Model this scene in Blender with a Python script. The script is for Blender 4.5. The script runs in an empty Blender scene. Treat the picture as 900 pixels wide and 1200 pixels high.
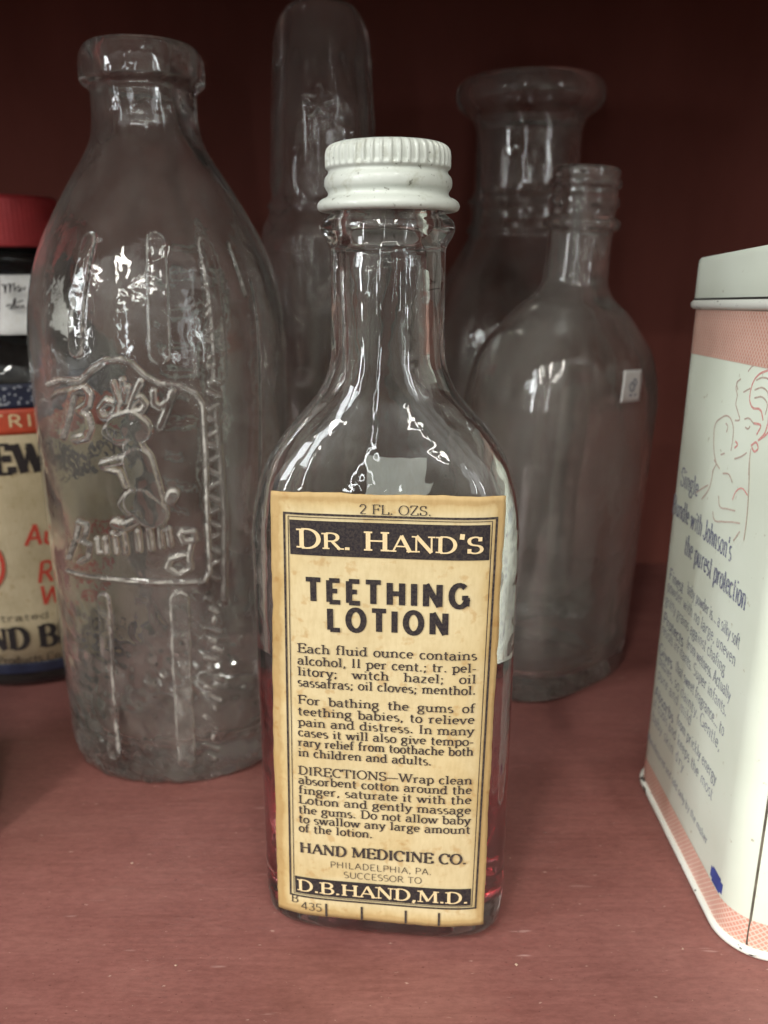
import bpy, math, random
import numpy as np

random.seed(7); np.random.seed(7)
C = bpy.context.scene.collection
SC = bpy.context.scene
CM = 0.01
R = math.radians

# ------------------------------------------------------------------ camera
CAM_H, FPX, PITCH = 11.0, 1000.0, R(16.3)
cam_d = bpy.data.cameras.new('camera')
cam = bpy.data.objects.new('camera', cam_d); C.objects.link(cam)
cam.location = (0, 0, CAM_H * CM)
cam.rotation_euler = (math.pi / 2 - PITCH, 0, 0)
cam_d.sensor_fit = 'VERTICAL'; cam_d.sensor_height = 36; cam_d.lens = 30
cam_d.clip_start = 0.005; cam_d.clip_end = 30
cam_d.dof.use_dof = True; cam_d.dof.focus_distance = 0.125; cam_d.dof.aperture_fstop = 24
SC.camera = cam
SC.render.resolution_x, SC.render.resolution_y = 768, 1024

# ------------------------------------------------------------------ room light (world) and ceiling lamps
W = bpy.data.worlds.new('World'); SC.world = W; W.use_nodes = True
nt = W.node_tree; nt.nodes.clear()
N = nt.nodes.new; L = nt.links.new
wo = N('ShaderNodeOutputWorld'); bg = N('ShaderNodeBackground')
tc = N('ShaderNodeTexCoord'); sx = N('ShaderNodeSeparateXYZ')
L(tc.outputs['Generated'], sx.inputs[0])
rp = N('ShaderNodeValToRGB')                       # floor, shop fittings, pale ceiling
mr = N('ShaderNodeMapRange'); mr.inputs[1].default_value = -1; mr.inputs[2].default_value = 1
L(sx.outputs[2], mr.inputs[0])
L(mr.outputs[0], rp.inputs[0])
cr = rp.color_ramp
cr.elements[0].position = 0.0; cr.elements[0].color = (.04, .035, .03, 1)
cr.elements[1].position = 1.0; cr.elements[1].color = (.84, .86, .82, 1)
e = cr.elements.new(.50); e.color = (.06, .055, .05, 1)
e = cr.elements.new(.60); e.color = (.34, .32, .28, 1)
e = cr.elements.new(.70); e.color = (1.0, 1.0, .94, 1)
nz = N('ShaderNodeTexNoise'); nz.inputs['Scale'].default_value = 3.2; nz.inputs['Detail'].default_value = 2
mpw = N('ShaderNodeMapping'); mpw.inputs['Scale'].default_value = (1.6, 1.6, .55)
L(tc.outputs['Generated'], mpw.inputs[0]); L(mpw.outputs[0], nz.inputs['Vector'])
r2 = N('ShaderNodeMapRange'); r2.inputs[1].default_value = .36; r2.inputs[2].default_value = .64
r2.inputs[3].default_value = .45; r2.inputs[4].default_value = 1.4
L(nz.outputs[0], r2.inputs[0])
mx = N('ShaderNodeMix'); mx.data_type = 'RGBA'; mx.blend_type = 'MULTIPLY'; mx.inputs[0].default_value = 1
L(rp.outputs[0], mx.inputs[6]); L(r2.outputs[0], mx.inputs[7])
L(mx.outputs[2], bg.inputs[0]); bg.inputs[1].default_value = 1.2
L(bg.outputs[0], wo.inputs[0])

def lamp(loc, size, rad, rz=0, tilt=0, col=(1, .97, .9)):
    d = bpy.data.lights.new('shop_light', 'AREA'); d.shape = 'RECTANGLE'
    d.size, d.size_y = size
    d.energy = rad * math.pi * size[0] * size[1]; d.color = col
    o = bpy.data.objects.new('shop_light', d); C.objects.link(o)  # shared by ceiling lamps, shop windows and door panes
    o.location = loc; o.rotation_euler = (tilt, 0, rz)
    return o
lamp((-.62, -1.55, 1.50), (1.5, .10), 62, rz=R(78))
lamp((.45, -1.60, 1.50), (1.5, .075), 50, rz=R(98))
lamp((-.1, -2.9, 1.55), (1.5, .09), 45, rz=R(4))
lamp((-1.9, -1.6, 1.55), (1.5, .10), 62, rz=R(84))
lamp((-.25, -.72, 1.55), (.9, .07), 40, rz=R(12))
# shop windows on the far side of the aisle
lamp((-2.6, -1.25, 1.30), (.60, 1.0), 19.0, rz=R(-64), tilt=R(70), col=(.93, .97, 1))
lamp((1.9, -2.4, .98), (.50, 1.2), 3.0, rz=R(38), tilt=R(90), col=(.93, .97, 1))
# tall narrow door panes
lamp((-2.05, -1.45, .56), (.085, 1.05), 42, rz=R(-54), tilt=R(90), col=(.95, .98, 1))
lamp((1.7, -1.9, .56), (.05, 1.05), 34, rz=R(42), tilt=R(90), col=(.95, .98, 1))
lamp((-.9, -3.0, .60), (.05, 1.1), 26, rz=R(-17), tilt=R(90), col=(.95, .98, 1))

SC.view_settings.view_transform = 'Standard'; SC.view_settings.look = 'None'
SC.view_settings.exposure = -0.04; SC.view_settings.gamma = 1
SC.view_settings.use_curve_mapping = False
cy = SC.cycles
cy.max_bounces = 26; cy.transmission_bounces = 26; cy.glossy_bounces = 8; cy.diffuse_bounces = 4
cy.transparent_max_bounces = 12
cy.caustics_reflective = True; cy.caustics_refractive = True; cy.blur_glossy = 0.6
cy.sample_clamp_indirect = 60
cy.use_denoising = True
try: cy.denoiser = 'OPENIMAGEDENOISE'
except Exception: pass
cy.use_adaptive_sampling = True; cy.adaptive_threshold = 0.012

# ------------------------------------------------------------------ surveying helpers (authoring only): pixel of the photo -> place
CP, SP = math.cos(PITCH), math.sin(PITCH)
def ray(px, py):
    x = (px - 450) / FPX; y = (600 - py) / FPX
    return np.array([x, CP + y * SP, -SP + y * CP])
def at_x(px, py, X):
    d = ray(px, py); t = X / d[0]; return d[1] * t, CAM_H + d[2] * t
def on_cyl(px, py, cx, cyy, r, far=False):
    d = ray(px, py); a = d[0] ** 2 + d[1] ** 2; b = -2 * (d[0] * cx + d[1] * cyy); c = cx * cx + cyy * cyy - r * r
    q = b * b - 4 * a * c; q = math.sqrt(max(q, 0)); t = (-b + (q if far else -q)) / (2 * a)
    X, Y, Z = d[0] * t, d[1] * t, CAM_H + d[2] * t
    a_ = math.atan2(X - cx, -(Y - cyy))
    return (a_ % (2 * math.pi) if far else a_), Z            # angle 0 faces the camera (-y), + to the right

# ------------------------------------------------------------------ materials
def mat(name):
    m = bpy.data.materials.new(name); m.use_nodes = True
    n = m.node_tree; b = n.nodes['Principled BSDF']
    return m, n, b
def noise(n, scale, detail=3, vec=None, rough=.5):
    x = n.nodes.new('ShaderNodeTexNoise'); x.inputs['Scale'].default_value = scale
    x.inputs['Detail'].default_value = detail; x.inputs['Roughness'].default_value = rough
    if vec is not None: n.links.new(vec, x.inputs['Vector'])
    return x.outputs[0]
def objco(n, scale=(1, 1, 1)):
    t = n.nodes.new('ShaderNodeTexCoord'); m = n.nodes.new('ShaderNodeMapping'); m.inputs['Scale'].default_value = scale
    n.links.new(t.outputs['Object'], m.inputs[0]); return m.outputs[0]
def ramp(n, fac, stops):
    r = n.nodes.new('ShaderNodeValToRGB'); n.links.new(fac, r.inputs[0]); c = r.color_ramp
    c.elements[0].position, c.elements[0].color = stops[0][0], (*stops[0][1], 1)
    c.elements[1].position, c.elements[1].color = stops[-1][0], (*stops[-1][1], 1)
    for p, col in stops[1:-1]:
        k = c.elements.new(p); k.color = (*col, 1)
    return r.outputs[0]
def mixc(n, fac, a, b, mode='MIX'):
    x = n.nodes.new('ShaderNodeMix'); x.data_type = 'RGBA'; x.blend_type = mode
    for k, v in ((0, fac), (6, a), (7, b)):
        if isinstance(v, (int, float)): x.inputs[k].default_value = v
        elif isinstance(v, tuple): x.inputs[k].default_value = (*v, 1)
        else: n.links.new(v, x.inputs[k])
    return x.outputs[2]
def bump(n, b, h, strength, dist):
    x = n.nodes.new('ShaderNodeBump'); x.inputs['Strength'].default_value = strength; x.inputs['Distance'].default_value = dist
    n.links.new(h, x.inputs['Height']); n.links.new(x.outputs[0], b.inputs['Normal']); return x
def glass(name, tint=(.97, .985, .975), dust=.05, rough=.01, wob=.25, wscale=60, dustcol=(.55, .52, .47)):
    m, n, b = mat(name)
    b.inputs['Base Color'].default_value = (*tint, 1); b.inputs['Transmission Weight'].default_value = 1
    b.inputs['IOR'].default_value = 1.5; b.inputs['Roughness'].default_value = rough
    v = objco(n)
    h = noise(n, wscale, 3, v)
    bp = bump(n, b, h, wob, .0025)
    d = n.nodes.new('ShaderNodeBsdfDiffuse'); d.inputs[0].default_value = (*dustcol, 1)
    mx = n.nodes.new('ShaderNodeMixShader')
    f = n.nodes.new('ShaderNodeMapRange'); f.inputs[1].default_value = .36; f.inputs[2].default_value = .66
    f.inputs[3].default_value = dust * .25; f.inputs[4].default_value = dust * 2.1
    n.links.new(noise(n, 75, 8, objco(n, (1, 1, .45)), .72), f.inputs[0])
    ia = n.nodes.new('ShaderNodeAttribute'); ia.attribute_name = 'relief_glint'  # painted glints: pale diffuse mixed in where relief edges would catch the lamps
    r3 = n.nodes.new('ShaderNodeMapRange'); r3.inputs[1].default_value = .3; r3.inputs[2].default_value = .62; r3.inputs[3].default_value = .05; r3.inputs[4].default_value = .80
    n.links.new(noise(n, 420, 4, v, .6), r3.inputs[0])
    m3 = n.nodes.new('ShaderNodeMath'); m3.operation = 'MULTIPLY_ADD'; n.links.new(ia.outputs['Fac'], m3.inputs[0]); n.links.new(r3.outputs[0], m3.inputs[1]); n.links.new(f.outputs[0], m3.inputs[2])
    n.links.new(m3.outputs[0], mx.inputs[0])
    n.links.new(b.outputs[0], mx.inputs[1]); n.links.new(d.outputs[0], mx.inputs[2])
    n.links.new(mx.outputs[0], n.nodes['Material Output'].inputs[0])
    return m
def plain(name, col, rough=.5, var=.12, scale=300, spec=.5, bmp=0., metal=0.):
    m, n, b = mat(name); v = objco(n)
    h = noise(n, scale, 5, v)
    c2 = tuple(x * (1 - var) for x in col)
    n.links.new(ramp(n, h, [(.35, c2), (.65, col)]), b.inputs['Base Color'])
    b.inputs['Roughness'].default_value = rough; b.inputs['Specular IOR Level'].default_value = spec
    b.inputs['Metallic'].default_value = metal
    if bmp: bump(n, b, h, bmp, .0004)
    return m

M = {}
M['glass_front'] = glass('medicine_glass', dust=.022, wob=.22, wscale=75)
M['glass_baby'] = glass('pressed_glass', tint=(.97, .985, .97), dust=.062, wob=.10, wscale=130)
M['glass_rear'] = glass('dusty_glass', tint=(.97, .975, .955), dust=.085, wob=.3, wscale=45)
M['glass_brown'] = glass('blue_glass', tint=(.05, .06, .10), dust=.03, wob=.2)
def liquid():
    m, n, b = mat('red_lotion')
    b.inputs['Base Color'].default_value = (.96, .38, .42, 1); b.inputs['Transmission Weight'].default_value = 1
    b.inputs['IOR'].default_value = 1.34; b.inputs['Roughness'].default_value = 0
    va = n.nodes.new('ShaderNodeVolumeAbsorption'); va.inputs[0].default_value = (.62, .03, .09, 1); va.inputs[1].default_value = 55
    n.links.new(va.outputs[0], n.nodes['Material Output'].inputs['Volume'])
    return m
M['liquid'] = liquid()
def paper(name, col, col2, stain):
    m, n, b = mat(name); v = objco(n)
    c = ramp(n, noise(n, 90, 6, v, .65), [(.3, col2), (.62, col)])
    s = ramp(n, noise(n, 520, 3, v), [(.30, stain), (.40, (1, 1, 1))])
    c = mixc(n, .55, c, s, 'MULTIPLY')
    f = ramp(n, noise(n, 1800, 2, objco(n, (1, 1, .3))), [(.3, (.9, .88, .84)), (.6, (1, 1, 1))])
    c = mixc(n, .7, c, f, 'MULTIPLY')
    n.links.new(c, b.inputs['Base Color']); b.inputs['Roughness'].default_value = .62
    b.inputs['Specular IOR Level'].default_value = .3
    bump(n, b, noise(n, 700, 4, v), .25, .0002)
    return m
def aged_paper():
    m = paper('aged_label_paper', (.62, .515, .305), (.53, .42, .23), (.76, .58, .40)); n = m.node_tree; b = n.nodes['Principled BSDF']
    src = b.inputs['Base Color'].links[0].from_socket
    at = n.nodes.new('ShaderNodeAttribute'); at.attribute_name = 'edge'
    ma = n.nodes.new('ShaderNodeMath'); ma.operation = 'MULTIPLY_ADD'; n.links.new(noise(n, 260, 5, objco(n), .65), ma.inputs[0]); ma.inputs[1].default_value = -.03; n.links.new(at.outputs['Fac'], ma.inputs[2])
    c = mixc(n, 1.0, src, ramp(n, ma.outputs[0], [(0, (.74, .62, .47)), (.006, (.90, .83, .71)), (.024, (1, 1, 1))]), 'MULTIPLY')
    # broad tide marks and a few creases
    w = ramp(n, noise(n, 24, 2, objco(n)), [(.40, (1, 1, 1)), (.47, (.93, .88, .78)), (.485, (1, 1, 1))])
    c = mixc(n, .8, c, w, 'MULTIPLY')
    n.links.new(c, b.inputs['Base Color']); return m
M['paper_old'] = paper('aged_label_paper', (.62, .515, .305), (.53, .42, .23), (.76, .58, .40))
M['paper_white'] = paper('white_sticker_paper', (.88, .88, .85), (.80, .80, .77), (.9, .88, .85))
M['paper_cream'] = paper('cream_label_paper', (.62, .52, .34), (.50, .41, .25), (.7, .6, .45))
def ink(name, col, wear=(.5, .4, .25), amt=.5):
    m, n, b = mat(name); v = objco(n)
    h = noise(n, 2600, 4, v, .7)
    c2 = tuple(a * (1 - amt) + w * amt for a, w in zip(col, wear))
    n.links.new(ramp(n, h, [(.42, c2), (.56, col)]), b.inputs['Base Color']); b.inputs['Roughness'].default_value = .6
    b.inputs['Specular IOR Level'].default_value = .3
    return m
M['paper'] = aged_paper()
M['ink'] = ink('black_ink', (.018, .014, .018), amt=.06)
M['ink_small'] = ink('worn_black_ink', (.022, .016, .020), amt=.12)
M['ink_blue'] = ink('navy_ink', (.08, .09, .20), (.7, .72, .64), .6)
M['ink_pale'] = ink('faded_navy_ink', (.17, .18, .27), (.74, .77, .68), .6)
M['ink_red'] = ink('red_ink', (.62, .05, .03), (.6, .3, .2), .2)
M['ink_pink'] = ink('pink_line_ink', (.72, .30, .27), (.75, .68, .6), .45)
M['ink_rust'] = ink('brown_line_ink', (.52, .40, .33), (.75, .68, .6), .5)
M['ink_cream'] = ink('reversed_cream_ink', (.72, .56, .32), (.4, .3, .2), .2)
M['orange'] = plain('orange_print', (.55, .075, .03), .5, .2)
M['navy'] = plain('navy_print', (.02, .025, .055), .45, .3)
M['redcap'] = plain('red_plastic', (.62, .065, .07), .6, .15, 200)

def cap_material():
    m, n, b = mat('chipped_cream_enamel'); v = objco(n)
    c = ramp(n, noise(n, 160, 4, v), [(.3, (.50, .53, .475)), (.7, (.555, .585, .535))])
    s = ramp(n, noise(n, 900, 4, v, .65), [(.315, (.22, .20, .16)), (.365, (1, 1, 1))])
    g2 = ramp(n, noise(n, 260, 5, v, .7), [(.34, (.70, .68, .60)), (.46, (1, 1, 1))])
    c = mixc(n, .8, c, g2, 'MULTIPLY')
    c = mixc(n, .8, c, s, 'MULTIPLY')
    n.links.new(c, b.inputs['Base Color']); b.inputs['Roughness'].default_value = .42
    b.inputs['Coat Weight'].default_value = .15
    bump(n, b, noise(n, 500, 4, v), .2, .0004)
    return m
M['cap'] = cap_material()

def shelf_material():
    m, n, b = mat('worn_maroon_paint')
    v = objco(n, (.5, 1, 1))
    c = ramp(n, noise(n, 75, 9, v, .74), [(.32, (.205, .076, .064)), (.5, (.245, .095, .081)), (.7, (.280, .116, .098))])
    g = ramp(n, noise(n, 1500, 6, objco(n, (.34, .8, 1)), .75), [(.36, (.74, .71, .70)), (.60, (1.0, 1.0, 1.0))])
    c = mixc(n, .8, c, g, 'MULTIPLY')
    sc_ = ramp(n, noise(n, 420, 3, objco(n, (.16, 1.3, 1)), .5), [(.70, (0, 0, 0)), (.76, (1, 1, 1))])
    c = mixc(n, sc_, c, (.46, .28, .25))
    pt = ramp(n, noise(n, 1900, 2, objco(n, (.7, 1, 1)), .5), [(.27, (.50, .42, .40)), (.315, (1, 1, 1))])
    c = mixc(n, .8, c, pt, 'MULTIPLY')
    lt = ramp(n, noise(n, 1300, 3, objco(n, (.5, 1.2, 1)), .5), [(.70, (0, 0, 0)), (.75, (.7, .7, .7))])
    c = mixc(n, lt, c, (.52, .34, .28))
    dk = ramp(n, noise(n, 22, 4, objco(n)), [(.35, (.80, .78, .78)), (.6, (1, 1, 1))])
    c = mixc(n, .8, c, dk, 'MULTIPLY')
    n.links.new(c, b.inputs['Base Color'])
    rr = n.nodes.new('ShaderNodeMapRange'); rr.inputs[3].default_value = .38; rr.inputs[4].default_value = .62
    n.links.new(noise(n, 120, 4, v), rr.inputs[0]); n.links.new(rr.outputs[0], b.inputs['Roughness'])
    bump(n, b, noise(n, 420, 5, objco(n, (.12, 1, 1))), .3, .0006)
    return m
M['shelf'] = shelf_material()
def wall_material():
    m, n, b = mat('dark_maroon_backboard')
    c = ramp(n, noise(n, 30, 5, objco(n, (1, 1, .35)), .6), [(.3, (.130, .039, .028)), (.7, (.180, .056, .042))])
    n.links.new(c, b.inputs['Base Color']); b.inputs['Roughness'].default_value = .7; b.inputs['Specular IOR Level'].default_value = .12
    bump(n, b, noise(n, 300, 4, objco(n)), .2, .0005)
    return m
M['wall'] = wall_material()

# ------------------------------------------------------------------ mesh helpers
def mesh_obj(name, verts, faces, m, parent=None, smooth=True, loc=(0, 0, 0), rz=0, rot=None):
    me = bpy.data.meshes.new(name)
    v = np.asarray(verts, dtype=np.float64) * CM
    me.from_pydata(v.tolist() if len(v) < 5000 else [tuple(r) for r in v.tolist()], [], [tuple(f) for f in faces])
    me.validate(); me.update()
    if smooth: me.polygons.foreach_set('use_smooth', [True] * len(me.polygons))
    me.materials.append(M[m] if isinstance(m, str) else m)
    o = bpy.data.objects.new(name, me); C.objects.link(o)
    o.location = tuple(c * CM for c in loc)
    if rot: o.rotation_euler = rot
    else: o.rotation_euler = (0, 0, rz)
    if parent: o.parent = parent
    return o
def empty(name, loc, rz=0, rot=None):
    o = bpy.data.objects.new(name, None); C.objects.link(o); o.empty_display_size = .01
    o.location = tuple(c * CM for c in loc); o.rotation_euler = rot or (0, 0, rz); return o
def tag(o, label=None, cat=None, group=None, kind=None):
    if label: o['label'] = label
    if cat: o['category'] = cat
    if group: o['group'] = group
    if kind: o['kind'] = kind
    return o
def crom(P, sub, clamp=True):                      # Catmull-Rom through control rows (z, a, b, n), limited overshoot
    P = np.array(P, float); out = []
    Q = np.vstack([2 * P[0] - P[1], P, 2 * P[-1] - P[-2]])
    for i in range(1, len(Q) - 2):
        p0, p1, p2, p3 = Q[i - 1], Q[i], Q[i + 1], Q[i + 2]
        d1, d2, d0 = [max(np.linalg.norm((b - a)[:2]), 1e-6) for a, b in ((p1, p2), (p2, p3), (p0, p1))]
        m1 = d1 * ((p1 - p0) / d0 * d1 + (p2 - p1) / d1 * d0) / (d0 + d1)
        m2 = d1 * ((p2 - p1) / d1 * d2 + (p3 - p2) / d2 * d1) / (d1 + d2)
        k = sub if isinstance(sub, int) else max(2, int(math.ceil(d1 / sub)))
        for j in range(k):
            t = j / k; t2, t3 = t * t, t * t * t
            w = (2*t3-3*t2+1)*p1 + (t3-2*t2+t)*m1 + (-2*t3+3*t2)*p2 + (t3-t2)*m2
            if clamp: w = np.minimum(np.maximum(w, np.minimum(p1, p2)), np.maximum(p1, p2))
            out.append(w)
    out.append(Q[-2]); return np.array(out)
def ring_grid(rows, nseg):
    th = np.linspace(0, 2 * math.pi, nseg, endpoint=False) - math.pi      # 0 = front (-y)
    rows = np.asarray(rows)
    z, a, b, n = [rows[:, i][:, None] for i in range(4)]
    s, c = np.sin(th)[None], np.cos(th)[None]
    r = (np.abs(s) ** n + np.abs(c) ** n) ** (-1 / n)
    return a * r * s, -b * r * c, z + 0 * r * s, th
def grid_faces(nr, ns):
    i = np.arange(nr - 1)[:, None]; j = np.arange(ns)[None]; k = (j + 1) % ns
    f = np.stack([i * ns + j, i * ns + k, (i + 1) * ns + k, (i + 1) * ns + j], -1).reshape(-1, 4)
    return f
def loft(name, rows, nseg, m, parent=None, disp=None, relief_glint=0, **kw):
    """closed surface of rings from the first row to the last, both ends capped"""
    X, Y, Z, th = ring_grid(rows, nseg)
    D = None
    if disp is not None:
        D = disp(th, np.asarray(rows), X, Y, Z)
        L_ = np.sqrt(X * X + Y * Y) + 1e-9
        X = X + D * X / L_; Y = Y + D * Y / L_
    nr = len(rows)
    V = np.stack([X, Y, Z], -1).reshape(-1, 3)
    F = grid_faces(nr, nseg)
    V = np.vstack([V, [[0, 0, rows[0][0]], [0, 0, rows[-1][0]]]])
    c0, c1 = len(V) - 2, len(V) - 1
    me = bpy.data.meshes.new(name)
    j = np.arange(nseg); k = (j + 1) % nseg
    T0 = np.stack([np.full(nseg, c0), k, j], -1); b0 = (nr - 1) * nseg
    T1 = np.stack([np.full(nseg, c1), b0 + j, b0 + k], -1)
    nl = len(F) * 4 + len(T0) * 6
    loops = np.concatenate([F.ravel(), T0.ravel(), T1.ravel()]).astype(np.int32)
    sizes = np.concatenate([np.full(len(F), 4), np.full(2 * nseg, 3)]).astype(np.int32)
    starts = np.concatenate([[0], np.cumsum(sizes)[:-1]]).astype(np.int32)
    me.vertices.add(len(V)); me.vertices.foreach_set('co', (V * CM).astype(np.float32).ravel())
    me.loops.add(len(loops)); me.loops.foreach_set('vertex_index', loops)
    me.polygons.add(len(sizes)); me.polygons.foreach_set('loop_start', starts)
    try: me.polygons.foreach_set('loop_total', sizes)
    except Exception: pass
    me.update(calc_edges=True); me.validate()
    me.polygons.foreach_set('use_smooth', [True] * len(me.polygons))
    if relief_glint and D is not None:                             # lamp glints painted pale along the raised edges of the relief
        B = D[:relief_glint]; gz, gt = np.gradient(B)
        dz = np.maximum(np.abs(np.gradient(Z[:relief_glint], axis=0)), .008); dt = 2 * math.pi / nseg * 2.8
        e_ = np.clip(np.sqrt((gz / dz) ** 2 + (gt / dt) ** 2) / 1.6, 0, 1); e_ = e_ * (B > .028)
        at = me.attributes.new('relief_glint', 'FLOAT', 'POINT'); w_ = np.zeros(len(V)); w_[:e_.size] = e_.ravel()
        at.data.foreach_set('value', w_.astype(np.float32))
    me.materials.append(M[m] if isinstance(m, str) else m)
    o = bpy.data.objects.new(name, me); C.objects.link(o)
    if parent: o.parent = parent
    for k_, v_ in kw.items(): setattr(o, k_, v_)
    return o
def box(name, lo, hi, m, parent=None, bev=0.0, seg=2):
    import bmesh
    bm = bmesh.new(); bmesh.ops.create_cube(bm, size=1)
    for v in bm.verts:
        v.co = [(lo[i] + (v.co[i] + .5) * (hi[i] - lo[i])) * CM for i in range(3)]
    if bev: bmesh.ops.bevel(bm, geom=bm.edges[:], offset=bev * CM, segments=seg, affect='EDGES')
    me = bpy.data.meshes.new(name); bm.to_mesh(me); bm.free(); me.materials.append(M[m])
    o = bpy.data.objects.new(name, me); C.objects.link(o)
    if parent: o.parent = parent
    return o

# ------------------------------------------------------------------ lettering engine: letters as thin raised strips of ink
def A(cx, cy_, rx, ry, a0, a1, n=9):
    return [(cx + rx * math.cos(R(a0 + (a1 - a0) * i / n)), cy_ + ry * math.sin(R(a0 + (a1 - a0) * i / n))) for i in range(n + 1)]
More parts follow.
